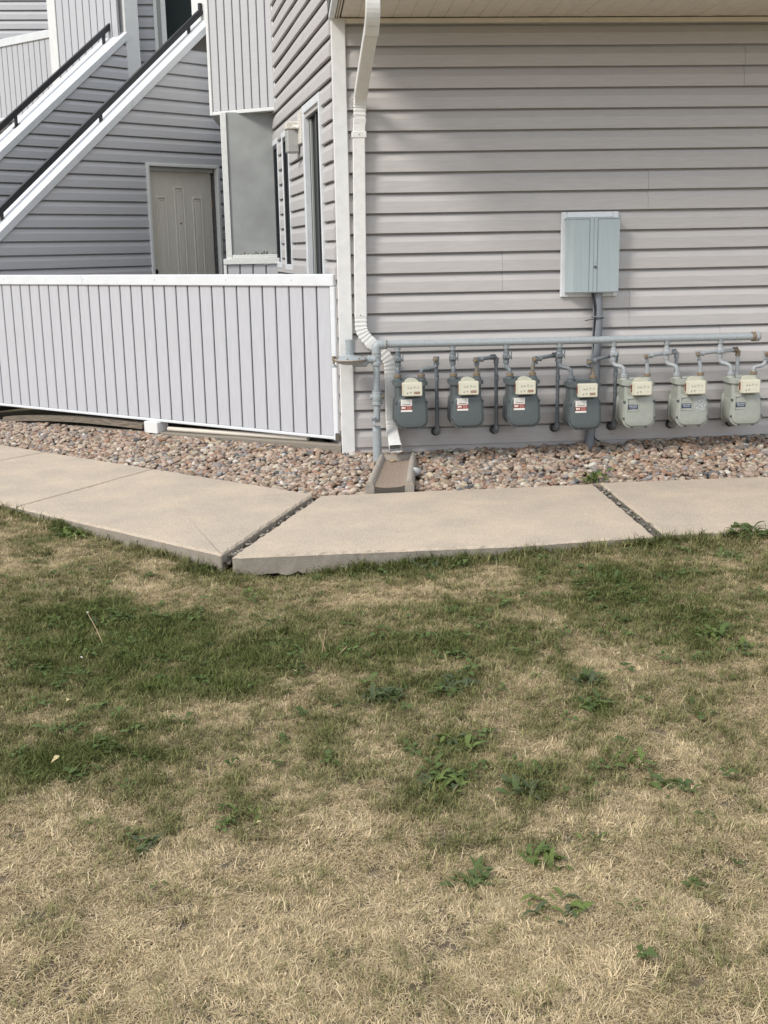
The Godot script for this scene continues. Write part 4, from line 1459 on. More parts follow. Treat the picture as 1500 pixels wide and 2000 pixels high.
	# meters: inlet x, outlet x, level, tall outlet bend
	var spec := [
		[0.605, 0.742, 0.560, "dark grey gas meter directly beside the downspout, its outlet bending away right"],
		[0.931, 1.067, 0.558, "dark grey gas meter second from downspout with an arched outlet pipe"],
		[1.263, 1.397, 0.552, "dark grey gas meter third from downspout, left of the dark conduit"],
		[1.626, 1.760, 0.525, "dark grey gas meter hanging in front of the dark conduit"],
		[1.944, 2.083, 0.527, "pale grey gas meter with blue label next right of the dark conduit"],
		[2.262, 2.405, 0.525, "pale grey gas meter with a glossy white smear beside its blue label"],
		[2.589, 2.729, 0.522, "pale grey gas meter under the capped end of the gas pipe"]]
	for k in 7:
		meter(k, tx[k], spec[k][0], spec[k][1], spec[k][2], spec[k][3])

func case_outline(grow: float, n := 4) -> PackedVector2Array:
	var pts := [Vector2(-0.066, -0.286), Vector2(0.066, -0.286), Vector2(0.094, -0.256), Vector2(0.088, -0.128), Vector2(0.066, -0.098), Vector2(-0.066, -0.098), Vector2(-0.088, -0.128), Vector2(-0.094, -0.256)]
	var c := Vector2(0, -0.19)
	var v := []
	for p in pts:
		var q: Vector2 = c + (p - c) * (1.0 + grow)
		v.append(Vector3(q.x, q.y, 0))
	var out := PackedVector2Array()
	var m := v.size()
	for i in m:
		var a: Vector3 = v[(i + m - 1) % m]
		var b: Vector3 = v[i]
		var d: Vector3 = v[(i + 1) % m]
		var r := 0.024
		var q0 := b + (a - b).normalized() * minf(r, a.distance_to(b) * 0.48)
		var q1 := b + (d - b).normalized() * minf(r, d.distance_to(b) * 0.48)
		for k in n + 1:
			var t := float(k) / n
			var w := q0.lerp(b, t).lerp(b.lerp(q1, t), t)
			out.append(Vector2(w.x, w.y))
	return out

func loft(s: SurfaceTool, F: Transform3D, rings: Array):
	# rings: [outline, z]; closed at both ends
	for i in range(1, rings.size()):
		var a: PackedVector2Array = rings[i - 1][0]
		var b: PackedVector2Array = rings[i][0]
		for j in a.size():
			var k := (j + 1) % a.size()
			s.set_smooth_group(40 + i)
			face(s, F * Vector3(a[j].x, a[j].y, rings[i - 1][1]), F * Vector3(b[j].x, b[j].y, rings[i][1]), F * Vector3(b[k].x, b[k].y, rings[i][1]), F * Vector3(a[k].x, a[k].y, rings[i - 1][1]))
	s.set_smooth_group(-1)
	for e in [0, rings.size() - 1]:
		var r := []
		for p in rings[e][0]:
			r.append(F * Vector3(p.x, p.y, rings[e][1]))
		poly_out(s, r, F.basis.z * (-1.0 if e == 0 else 1.0))

func meter_shape(key: String, make: Callable) -> Mesh:
	if not mesh_cache.has(key):
		var s := st()
		make.call(s)
		s.generate_normals()
		mesh_cache[key] = s.commit()
	return mesh_cache[key]

func meter(k: int, tx: float, xi: float, xo: float, y: float, label: String):
	var xc := (xi + xo) * 0.5
	var base := Vector3(xc, y - 0.285, 0.2)
	var t := thing("gas_meter", label, "gas meter", base, "gas meters along the wall")
	var I := Transform3D()
	var O := Vector3(xc, y, 0)
	var place := func(called: String, mesh: Mesh, m: Material, parent: Node) -> MeshInstance3D:
		var p := mi(called, mesh, m, parent)
		p.position = O - base if parent == t else Vector3.ZERO
		return p
	var paint: Material = M.meter_dark if k < 4 else M.meter_light
	var pipe: Material = M.pipe_grey if k < 4 else M.pipe_pale
	var o4 := case_outline(0.0)
	var body := place.call("meter_body", meter_shape("body", func(s):
		loft(s, I, [[case_outline(-0.06), 0.115], [case_outline(0.04), 0.120], [case_outline(0.04), 0.136], [case_outline(-0.03), 0.140], [case_outline(-0.03), 0.272]])
		# neck and the flange that carries both connections
		var q := PackedVector2Array()
		for p in [[-0.083, 0.140], [-0.07, 0.126], [0.07, 0.126], [0.083, 0.140], [0.083, 0.262], [0.07, 0.276], [-0.07, 0.276], [-0.083, 0.262]]:
			q.append(Vector2(p[0], -p[1]))
		prism(s, Transform3D(Basis(Vector3.RIGHT, Vector3.FORWARD, Vector3.UP), Vector3.ZERO), q, -0.14, -0.036)
		var g := PackedVector2Array()
		for p in [[-0.098, 0.150], [-0.085, 0.122], [0.085, 0.122], [0.098, 0.150], [0.098, 0.255], [0.080, 0.286], [0.035, 0.292], [-0.035, 0.292], [-0.080, 0.286], [-0.098, 0.255]]:
			g.append(Vector2(p[0], -p[1]))
		prism(s, Transform3D(Basis(Vector3.RIGHT, Vector3.FORWARD, Vector3.UP), Vector3.ZERO), g, -0.040, -0.018)
		prism(s, Transform3D(Basis(Vector3.RIGHT, Vector3.FORWARD, Vector3.UP), Vector3.ZERO), Transform2D(0, Vector2(0.88, 0.86), 0, Vector2(0, -0.028)) * g, -0.019, -0.012)
		box(s, I, Vector3(-0.045, -0.013, 0.18), Vector3(0.040, -0.002, 0.235), 0.004)
		for x in [-0.069, 0.069]:
			lathe(s, at_y(Vector3(x, -0.012, 0.2)), [Vector2(0.026, -0.004), Vector2(0.024, 0.008), Vector2(0.018, 0.012)], 14)), paint, t)
	var cov := place.call("front_cover", meter_shape("cover", func(s):
		loft(s, I, [[case_outline(0.035), 0.2715], [case_outline(0.045), 0.274], [case_outline(0.045), 0.286], [case_outline(0.030), 0.289], [case_outline(-0.045), 0.290], [case_outline(-0.075), 0.2975], [case_outline(-0.13), 0.3012], [case_outline(-0.30), 0.3035], [case_outline(-0.60), 0.3045]])), paint, t)
	for q in [[-0.089, -0.135], [0.089, -0.135], [-0.091, -0.232], [0.091, -0.232], [-0.040, -0.284], [0.042, -0.284]]:
		var b := place.call("bolt", meter_shape("bolt", func(s): hexnut(s, Vector3.ZERO, Vector3.BACK, 0.0078, 0.014)), M.bolt, t)
		b.position += Vector3(q[0], q[1], 0.289)
	# index
	var bx := place.call("index_box", meter_shape("index", func(s):
		box(s, I, Vector3(-0.056, -0.094, 0.303), Vector3(0.060, -0.014, 0.338), 0.006)
		box(s, I, Vector3(-0.050, -0.088, 0.262), Vector3(0.052, -0.022, 0.304), 0.004)), M.index, t)
	if k != 3:
		place.call("index_hood", meter_shape("hood", func(s):
			var q := PackedVector2Array()
			for i in 11:
				var a := PI * i / 10
				q.append(Vector2(cos(a) * 0.040, -0.016 + sin(a) * 0.024))
			prism(s, I, q, 0.28, 0.326)), M.index_hood, t)
	place.call("dial_face", meter_shape("dials", func(s):
		picture(s, Vector3(-0.046, -0.020, 0.3384), Vector3(0.055, -0.020, 0.3384), Vector3(0.055, -0.089, 0.3384), Vector3(-0.046, -0.089, 0.3384))), M.dial_code if k < 4 else M.dial_plain, bx)
	place.call("seal", meter_shape("seal", func(s): box(s, I, Vector3(-0.0585, -0.075, 0.307), Vector3(-0.0562, -0.030, 0.325), 0.001)), M.red, bx)
	if k < 4:
		place.call("paper_label", meter_shape("label", func(s):
			picture(s, Vector3(-0.063, -0.115, 0.3056), Vector3(0.002, -0.115, 0.3056), Vector3(0.002, -0.186, 0.3056), Vector3(-0.063, -0.186, 0.3056))), M.label_red, cov)
	else:
		place.call("label_bezel", meter_shape("bezel", func(s):
			for e in [[-0.076, -0.072, -0.190, -0.112], [-0.012, -0.008, -0.190, -0.112], [-0.072, -0.012, -0.190, -0.186], [-0.072, -0.012, -0.116, -0.112]]:
				box(s, I, Vector3(e[0], e[2], 0.300), Vector3(e[1], e[3], 0.3065), 0.001)), paint, cov)
		place.call("paper_label", meter_shape("blue", func(s):
			picture(s, Vector3(-0.070, -0.150, 0.3056), Vector3(-0.013, -0.150, 0.3056), Vector3(-0.013, -0.176, 0.3056), Vector3(-0.070, -0.176, 0.3056))), M.label_blue, cov)
	if k == 5:
		var sm := st()
		var q := PackedVector2Array()
		for i in 18:
			var a := TAU * i / 18
			q.append(Vector2(xc + 0.045 + cos(a) * (0.034 + 0.004 * sin(a * 3.0)), y - 0.160 + sin(a) * (0.048 + 0.006 * cos(a * 2.0))))
		prism(sm, I, q, 0.3040, 0.3052)
		put("paint_smear", sm, M.smear, t)
	# inlet: nipple, shut-off cock, bent pipe, union nut
	var vy := 0.657
	var s := st()
	tube(s, [Vector3(tx, 0.715, 0.16), Vector3(tx, vy + 0.02, 0.16)], 0.0125, 12)
	put("inlet_nipple", s, pipe, t)
	s = st()
	var path := [Vector3(tx, vy - 0.02, 0.16), Vector3(tx, 0.605, 0.163), Vector3(xi, y + 0.055 if k < 2 else y + 0.052, 0.198), Vector3(xi, y + 0.002, 0.2)]
	if k >= 2:
		path = [Vector3(tx, vy - 0.02, 0.16), Vector3(tx, 0.598, 0.165), Vector3(xi, y + 0.042 + 0.018 * (1 if k > 2 else 0), 0.198), Vector3(xi, y + 0.002, 0.2)]
	tube(s, bend(path, 0.03), 0.0125, 12)
	put("inlet_pipe", s, pipe, t)
	var v := st()
	lathe(v, at_y(Vector3(tx, vy, 0.16)), [Vector2(0.012, 0.040), Vector2(0.017, 0.038), Vector2(0.018, 0.024), Vector2(0.021, 0.018), Vector2(0.022, -0.004), Vector2(0.0175, -0.014), Vector2(0.0175, -0.034), Vector2(0.012, -0.036)], 12)
	box(v, I, Vector3(tx - 0.018, vy - 0.004, 0.176), Vector3(tx + 0.018, vy + 0.018, 0.188), 0.004)
	box(v, I, Vector3(tx + 0.017, vy - 0.002, 0.156), Vector3(tx + 0.032, vy + 0.008, 0.168), 0.002)
	box(v, I, Vector3(tx + 0.027, vy - 0.012, 0.158), Vector3(tx + 0.033, vy + 0.034, 0.166), 0.002)
	put("shutoff_cock", v, pipe, t)
	var n1 := st()
	hexnut(n1, Vector3(xi, y + 0.010, 0.2), Vector3.UP, 0.0215, 0.020, 8)
	put("union_nut", n1, pipe if k > 2 else M.rust, t)
	# outlet up to a plugged tee, across, down and into the wall
	var TEE := [Vector3(0.832, 0.662, 0.19), Vector3(1.066, 0.652, 0.2), Vector3(1.411, 0.648, 0.2), Vector3(1.735, 0.625, 0.2), Vector3(2.074, 0.648, 0.2), Vector3(2.385, 0.654, 0.2), Vector3(2.800, 0.645, 0.2)]
	var DX := [0.842, 1.198, 1.568, 1.918, 2.288, 2.664, 3.01]
	var tee: Vector3 = TEE[k]
	var dx: float = DX[k]
	var u := st()
	var q2 := [Vector3(xo, y + 0.012, 0.2), Vector3(xo, y + 0.045, 0.2)]
	if k == 0 or k == 6:
		q2.append(Vector3(tee.x, y + 0.055, 0.195))
	q2.append(tee)
	tube(u, bend(q2, 0.035), 0.0115, 12)
	put("outlet_pipe", u, M.pipe_worn if k in [1, 2, 3] else pipe, t)
	var n2 := st()
	hexnut(n2, Vector3(xo, y + 0.010, 0.2), Vector3.UP, 0.0215, 0.021, 8)
	put("union_nut", n2, M.rust, t)
	var te := st()
	fitting(te, tee - Vector3(0, 0.008, 0), Vector3.UP, 0.0175, 0.044)
	fitting(te, tee + Vector3(-0.004, 0, 0.012), Vector3(-0.35, 0, 1), 0.0165, 0.030)
	if k > 0 and k < 6:
		fitting(te, tee + Vector3(0.022, 0.002, -0.006), Vector3(1, 0, -0.35), 0.0165, 0.034)
	put("outlet_tee", te, pipe, t)
	var pg := st()
	var pd := Vector3(-0.35, 0, 1).normalized()
	hexnut(pg, tee + pd * 0.030, pd, 0.0145, 0.010, 4 if k % 2 else 6)
	lathe(pg, along(tee + pd * 0.036, pd), [Vector2(0.0075, -0.002), Vector2(0.0075, 0.008), Vector2(0, 0.009)], 4)
	put("tee_plug", pg, M.rust, t)
	var dn := st()
	var hy := [0.652, 0.658, 0.660, 0.654, 0.662, 0.664, 0.66]
	var across := [tee + Vector3(0.0, 0.002, 0), Vector3(dx, hy[k], 0.105), Vector3(dx + 0.004, 0.232, 0.095)]
	tube(dn, bend(across, 0.022), 0.0115, 12)
	put("service_pipe", dn, pipe, t)
	var el := st()
	fitting(el, Vector3(dx, hy[k] - 0.022, 0.104), Vector3.UP, 0.0165, 0.030)
	if k > 0 and k < 6:
		fitting(el, Vector3(dx - 0.02, hy[k], 0.112), tee - Vector3(dx, hy[k], 0.105), 0.0165, 0.026)
	put("upper_elbow", el, M.rust if k in [5, 6] else pipe, t)
	var lo := st()
	fitting(lo, Vector3(dx + 0.004, 0.243, 0.095), Vector3.UP, 0.0165, 0.026)
	tube(lo, bend([Vector3(dx + 0.004, 0.250, 0.095), Vector3(dx + 0.004, 0.212, 0.092), Vector3(dx + 0.004, 0.212, 0.01)], 0.028), 0.0165, 12)
	fitting(lo, Vector3(dx + 0.003, 0.545 - 0.01 * (k % 3), 0.101), Vector3.UP, 0.0145, 0.030)
	put("wall_elbow", lo, pipe if k < 4 else M.pipe_pale, t)
	var wr := st()
	lathe(wr, along(Vector3(dx + 0.004, 0.212, 0.020), Vector3.BACK), [Vector2(0.017, -0.006), Vector2(0.028, -0.006), Vector2(0.027, 0.003), Vector2(0.017, 0.004)], 14)
	put("wall_seal", wr, M.black, t)

# ------------------------------------------------------------------ lamp on the side wall
func build_lamp():
	var F := FR(Vector3(0.283, 0, -0.01), -82.9)
	var t := thing("wall_lamp", "rusty white box wall lamp between the two side windows", "wall lamp", F * Vector3(-1.30, 2.0, 0.0))
	var s := st()
	box(s, F, Vector3(-1.30, 1.985, 0.012), Vector3(-1.17, 2.190, 0.034), 0.004)
	put("back_plate", s, M.lamp_metal, t)
	var a := st()
	tube(a, bend([F * Vector3(-1.235, 2.09, 0.03), F * Vector3(-1.26, 2.10, 0.055), F * Vector3(-1.30, 2.095, 0.06)], 0.02), 0.014, 10)
	put("arm", a, M.lamp_metal, t)
	var h := st()
	box(h, F, Vector3(-1.42, 2.085, 0.022), Vector3(-1.29, 2.135, 0.112), 0.006)
	put("hood", h, M.lamp_metal, t)
	var g := st()
	box(g, F, Vector3(-1.415, 1.935, 0.027), Vector3(-1.295, 2.084, 0.107), 0.008)
	put("lamp_shade", g, M.lamp, t)

# ------------------------------------------------------------------ lawn
func blade(s: SurfaceTool, b: Vector3, yaw: float, len_: float, rise: float, droop: float, w: float, c: Color):
	var d := Vector3(cos(yaw), 0, sin(yaw))
	var sd := Vector3(-sin(yaw), 0, cos(yaw)) * w * 0.5
	var p1 := b + d * len_ * 0.45 * cos(rise) + Vector3(0, len_ * 0.5 * sin(rise), 0)
	var p2 := p1 + d * len_ * 0.52 * cos(rise - droop) + Vector3(0, len_ * 0.5 * sin(rise - droop), 0)
	s.set_color(c)
	tri(s, b - sd, p1 - sd * 0.9, p1 + sd * 0.9)
	tri(s, b - sd, p1 + sd * 0.9, b + sd)
	tri(s, p1 - sd * 0.9, p2, p1 + sd * 0.9)

func tuft(dry: bool, seed_: int) -> Mesh:
	var r := RandomNumberGenerator.new()
	r.seed = seed_
	var s := st()
	for i in (20 if dry else 11):
		var a := TAU * r.randf()
		var b := Vector3(cos(a), 0, sin(a)) * 0.016 * sqrt(r.randf())
		var v := r.randf_range(0.40, 1.60)
		if dry:
			blade(s, b + Vector3(0, r.randf_range(0, 0.006), 0), r.randfn(0.0, 1.0), r.randf_range(0.012, 0.033), r.randf_range(0.10, 0.85), r.randf_range(0.2, 1.3), r.randf_range(0.0010, 0.0017), Color(v, v * r.randf_range(0.95, 1.02), v * r.randf_range(0.85, 1.02)))
		else:
			blade(s, b, TAU * r.randf(), r.randf_range(0.022, 0.052), r.randf_range(0.55, 1.45), r.randf_range(0.1, 1.0), r.randf_range(0.0014, 0.0025), Color(v, v, v))
	s.generate_normals()
	return s.commit()

func scatter(called: String, label: String, shapes: Array, spots: Array):
	# one object of countless blades: the shapes share it as children
	var root := Node3D.new()
	root.name = numbered(called)
	add_child(root, true)
	tag(root, label, "grass", "", "stuff")
	for v in shapes.size():
		var mine := []
		for i in range(v, spots.size(), shapes.size()):
			mine.append(spots[i])
		if mine.is_empty():
			continue
		var buf := PackedFloat32Array()
		buf.resize(mine.size() * 16)
		var o := 0
		for q in mine:
			var p: Vector3 = q[0]
			var y: float = q[1]
			var k: float = q[2]
			var c: Color = q[3]
			var cs := cos(y) * k
			var sn := sin(y) * k
			var hy: float = q[4] * k
			buf[o] = cs; buf[o + 1] = 0.0; buf[o + 2] = sn; buf[o + 3] = p.x
			buf[o + 4] = 0.0; buf[o + 5] = hy; buf[o + 6] = 0.0; buf[o + 7] = p.y
			buf[o + 8] = -sn; buf[o + 9] = 0.0; buf[o + 10] = cs; buf[o + 11] = p.z
			buf[o + 12] = c.r; buf[o + 13] = c.g; buf[o + 14] = c.b; buf[o + 15] = 1.0
			o += 16
		var mm := MultiMesh.new()
		mm.transform_format = MultiMesh.TRANSFORM_3D
		mm.use_colors = true
		mm.mesh = shapes[v]
		mm.instance_count = mine.size()
		mm.buffer = buf
		var n := MultiMeshInstance3D.new()
		n.multimesh = mm
		n.material_override = M.grass
		n.name = numbered("blades", root)
		root.add_child(n, true)
		n.set_meta("kind", "stuff")

func build_lawn():
	patch(-1.01, 2.69, 0.23, 0.38, 0.74); patch(-0.76, 2.60, 0.14, 0.26, 0.85); patch(-0.95, 3.23, 0.14, 0.30, 0.70)
	patch(-0.51, 3.09, 0.25, 0.31, 0.85); patch(-0.36, 2.78, 0.23, 0.30, 0.55); patch(-0.13, 2.98, 0.13, 0.22, 0.60)
	patch(0.09, 2.90, 0.15, 0.29, 0.50); patch(-0.29, 3.36, 0.17, 0.18, 0.75); patch(-0.75, 3.74, 0.19, 0.26, 0.60)
	patch(-0.75, 4.00, 0.11, 0.16, 0.60); patch(-0.60, 3.86, 0.19, 0.21, 0.50); patch(-0.42, 4.16, 0.12, 0.13, 0.55)
	patch(-0.78, 1.86, 0.14, 0.22, 0.45); patch(-1.14, 1.24, 0.13, 0.22, 0.50); patch(-0.42, 1.96, 0.16, 0.12, 0.60)
	patch(0.53, 2.01, 0.11, 0.17, 0.60); patch(0.20, 2.17, 0.22, 0.20, 0.45); patch(0.33, 3.15, 0.26, 0.26, 0.50)
	patch(0.67, 3.03, 0.22, 0.39, 0.50); patch(1.07, 2.44, 0.41, 0.37, 0.40); patch(1.27, 2.40, 0.10, 0.15, 0.60)
	patch(1.27, 2.75, 0.12, 0.20, 0.60); patch(1.65, 2.60, 0.24, 0.43, 0.45); patch(1.33, 2.95, 0.28, 0.36, 0.40)
	patch(1.44, 3.08, 0.18, 0.17, 0.70); patch(0.84, 3.26, 0.10, 0.15, 0.60); patch(0.88, 3.63, 0.09, 0.21, 0.70)
	patch(0.45, 3.45, 0.10, 0.07, 0.60); patch(0.24, 3.55, 0.06, 0.08, 0.70); patch(0.40, 3.91, 0.10, 0.09, 0.60)
	patch(0.36, 4.16, 0.11, 0.12, 0.60); patch(0.33, 4.33, 0.14, 0.12, 0.50); patch(0.59, 4.22, 0.10, 0.09, 0.70)
	patch(0.68, 4.37, 0.07, 0.08, 0.50); patch(0.52, 4.52, 0.11, 0.07, 0.70); patch(0.35, 4.61, 0.07, 0.09, 0.55)
	patch(0.00, 3.97, 0.15, 0.13, 0.40); patch(-0.07, 4.33, 0.10, 0.10, 0.45); patch(-0.17, 4.27, 0.05, 0.05, 0.50)
	patch(-0.43, 4.37, 0.06, 0.04, 0.40); patch(1.24, 3.80, 0.13, 0.24, 0.40); patch(-0.56, 2.06, 0.27, 0.24, -0.50)
	patch(0.12, 2.52, 0.16, 0.14, -0.50); patch(-0.23, 3.56, 0.17, 0.08, -0.50); patch(1.10, 3.39, 0.27, 0.12, -0.50)
	patch(0.73, 3.53, 0.10, 0.11, -0.40); patch(0.52, 2.48, 0.12, 0.11, -0.40)
	patch(-0.45, 3.75, 0.45, 0.50, 0.40); patch(0.10, 3.75, 0.35, 0.35, 0.30); patch(0.40, 3.30, 0.50, 0.30, 0.30); patch(0.45, 4.25, 0.30, 0.35, 0.35); patch(1.05, 4.00, 0.30, 0.30, 0.22)
	var dry := []
	var green := []
	for i in 540000:
		var z := rng.randf_range(-0.6, 6.1)
		var xl := -1.58 + (z - 0.72) * 0.236 - 0.25
		var xr := 2.15 - (z - 1.88) * 0.411 + 0.25
		var x := rng.randf_range(-3.1, 3.6)
		if x < xl - 1.5 or x > xr + 1.5:
			continue
		if (x < xl or x > xr or z > 5.6) and i % 2 == 0:
			continue
		var e := lawn_edge(x)
		if z < e + 0.004:
			continue
		var g := greenness(x, z)
		var edge := exp(-(z - e) * 14.0)
		g = clampf(g + edge * 0.35, 0.0, 1.0)
		var p := Vector3(x, lawn_height(x, z), z)
		var v := rng.randf_range(0.70, 1.20)
		var thin := lay.get_noise_2d(x * 200.0 + 70.0, z * 200.0)
		if rng.randf() < 0.06 + g * 0.54:
			if rng.randf() > 0.40 + g * 0.6:
				continue
			var c := Color(0.30, 0.272, 0.130).lerp(Color(0.092, 0.112, 0.034), clampf(g * 1.15 - 0.08 + rng.randf_range(-0.4, 0.3), 0.0, 1.0))
			green.append([p, rng.randf() * TAU, rng.randf_range(0.65, 1.10) * (0.80 + 0.35 * g) * (1.0 + edge * 0.8), Color(c.r * v, c.g * v, c.b * v), rng.randf_range(0.75, 1.1)])
		else:
			if thin < -0.22 and rng.randf() < 0.55:
				continue
			var c := Color(0.70, 0.55, 0.350).lerp(Color(0.34, 0.27, 0.155), clampf(rng.randf() * 0.8 + g * 0.6, 0.0, 1.0))
			var yaw := lay.get_noise_2d(x * 70.0, z * 70.0) * 7.0 + rng.randfn(0.0, 0.5)
			dry.append([p, yaw, rng.randf_range(0.60, 1.08), Color(c.r * v, c.g * v, c.b * v), rng.randf_range(0.5, 1.1)])
	# stray long blades standing out of the mat
	var long_dry := []
	for i in 4500:
		var z := rng.randf_range(0.9, 5.4)
		var x := rng.randf_range(-1.6, 2.3)
		if z < lawn_edge(x) + 0.02 or x < -1.85 + (z - 0.72) * 0.236 or x > 2.4 - (z - 1.88) * 0.411:
			continue
		var g := greenness(x, z)
		var c := Color(0.64, 0.51, 0.33).lerp(Color(0.17, 0.18, 0.06), clampf(g * 1.3 + rng.randf_range(-0.3, 0.2), 0.0, 1.0))
		long_dry.append([Vector3(x, lawn_height(x, z) + 0.008, z), rng.randf() * TAU, rng.randf_range(0.45, 1.0), c, rng.randf_range(0.5, 1.1)])
	var ds := []
	var gs := []
	for k in 5:
		ds.append(tuft(true, 100 + k))
		gs.append(tuft(false, 200 + k))
	scatter("dry_grass", "short straw coloured dry grass matted over the lawn", ds, dry)
	# low broad-leaved ground cover creeping through the greener patches
	var cover := []
	for i in 9000:
		var z := rng.randf_range(0.9, 5.2)
		var x := rng.randf_range(-1.6, 2.3)
		if z < lawn_edge(x) + 0.02 or x < -1.85 + (z - 0.72) * 0.236 or x > 2.4 - (z - 1.88) * 0.411:
			continue
		var g := greenness(x, z)
		var clump := lay.get_noise_2d(x * 420.0 - 30.0, z * 420.0)
		if rng.randf() > g * g * 1.1 * smoothstep(-0.05, 0.35, clump):
			continue
		var v := rng.randf_range(0.7, 1.25)
		cover.append([Vector3(x, lawn_height(x, z) + 0.006, z), rng.randf() * TAU, rng.randf_range(0.7, 1.5), Color(0.080 * v, 0.112 * v, 0.040 * v), rng.randf_range(0.6, 1.1)])
	var cs := []
	for k in 4:
		var q := st()
		q.set_color(Color.WHITE)
		var r := RandomNumberGenerator.new()
		r.seed = 400 + k
		for b in 6:
			var a := TAU * b / 6.0 + r.randf_range(-0.5, 0.5)
			var L := r.randf_range(0.014, 0.030)
			var W := L * r.randf_range(0.22, 0.34)
			var d := Vector3(cos(a), 0, sin(a))
			var e := Vector3(-sin(a), 0, cos(a))
			var o := Vector3(r.randf_range(-0.012, 0.012), r.randf_range(0.004, 0.016), r.randf_range(-0.012, 0.012))
			var m := o + d * L * 0.5 + Vector3(0, L * r.randf_range(0.1, 0.35), 0)
			var t := o + d * L + Vector3(0, L * r.randf_range(-0.2, 0.3), 0)
			q.set_color(Color.WHITE * r.randf_range(0.75, 1.2))
			tri(q, o, m - e * W, m); tri(q, o, m, m + e * W)
			tri(q, m - e * W, t, m); tri(q, m, t, m + e * W)
		q.generate_normals()
		cs.append(q.commit())
	scatter("low_weeds", "low broad-leaved weeds creeping through the greener lawn patches", cs, cover)
	var ls := []
	for k in 4:
		var q := st()
		var r := RandomNumberGenerator.new()
		r.seed = 300 + k
		for b in 2:
			blade(q, Vector3(r.randf_range(-0.006, 0.006), 0, 0), TAU * r.randf(), r.randf_range(0.035, 0.06), r.randf_range(0.25, 1.1), r.randf_range(0.2, 0.9), 0.0017, Color(1, 1, 1))
		q.generate_normals()
		ls.append(q.commit())
	scatter("stray_blades", "scattered longer straw blades sticking out of the lawn", ls, long_dry)
	scatter("green_grass", "short green grass growing in patches through the dry lawn", gs, green)

# ------------------------------------------------------------------ weeds and litter
func leaf_mesh(v: int) -> Mesh:
	var key := "leaf%d" % v
	if mesh_cache.has(key):
		return mesh_cache[key]
	var s := st(0)
	var n := 9
	var P := func(i: int, side: int) -> Vector3:
		var t := float(i) / n
		var w := 0.5 * sin(PI * pow(t, 0.75 if v < 3 else 1.3)) * (0.30 if v < 3 else 0.24) + 0.015 * (1 - t)
		if v < 3:
			w *= 1.0 - 0.42 * float(i % 2) * (1.0 - t * 0.6)
		var arch := 0.34 * sin(t * 1.9) - 0.10 * t * t * (1 + v * 0.4)
		return Vector3(t, arch + absf(side) * w * 0.45, side * w)
	for i in n:
		for sd in [[-1, 0], [0, 1]]:
			face(s, P.call(i, sd[0]), P.call(i + 1, sd[0]), P.call(i + 1, sd[1]), P.call(i, sd[1]))
	s.generate_normals()
	mesh_cache[key] = s.commit()
	return mesh_cache[key]

func weed(x: float, z: float, size: float, leaves: int, tone: int, broad: bool, label: String, y := 99.0):
	if y > 50.0:
		y = lawn_height(x, z)
	var t := thing("weed_plant", label, "weed", Vector3(x, y, z), "", true)
	leaves = int(leaves * 2.2)
	size *= 0.74
	for i in leaves:
		var l := mi("leaf", leaf_mesh((i % 3) if not broad else 3 + i % 2), M.leaf[(tone + (1 if rng.randf() < 0.3 else 0)) % 4], t)
		var k := size * rng.randf_range(0.6, 1.1)
		var B := Basis(Vector3.UP, TAU * i / leaves * 1.0 + rng.randf_range(-0.4, 0.4)) * Basis(Vector3.BACK, rng.randf_range(-0.1, 0.6)) * Basis(Vector3.RIGHT, rng.randf_range(-0.4, 0.4))
		l.transform = Transform3D(B.scaled_local(Vector3(k, k, k * rng.randf_range(0.8, 1.2))), Vector3(rng.randf_range(-1, 1), 0.06, rng.randf_range(-1, 1)) * size * 0.75)

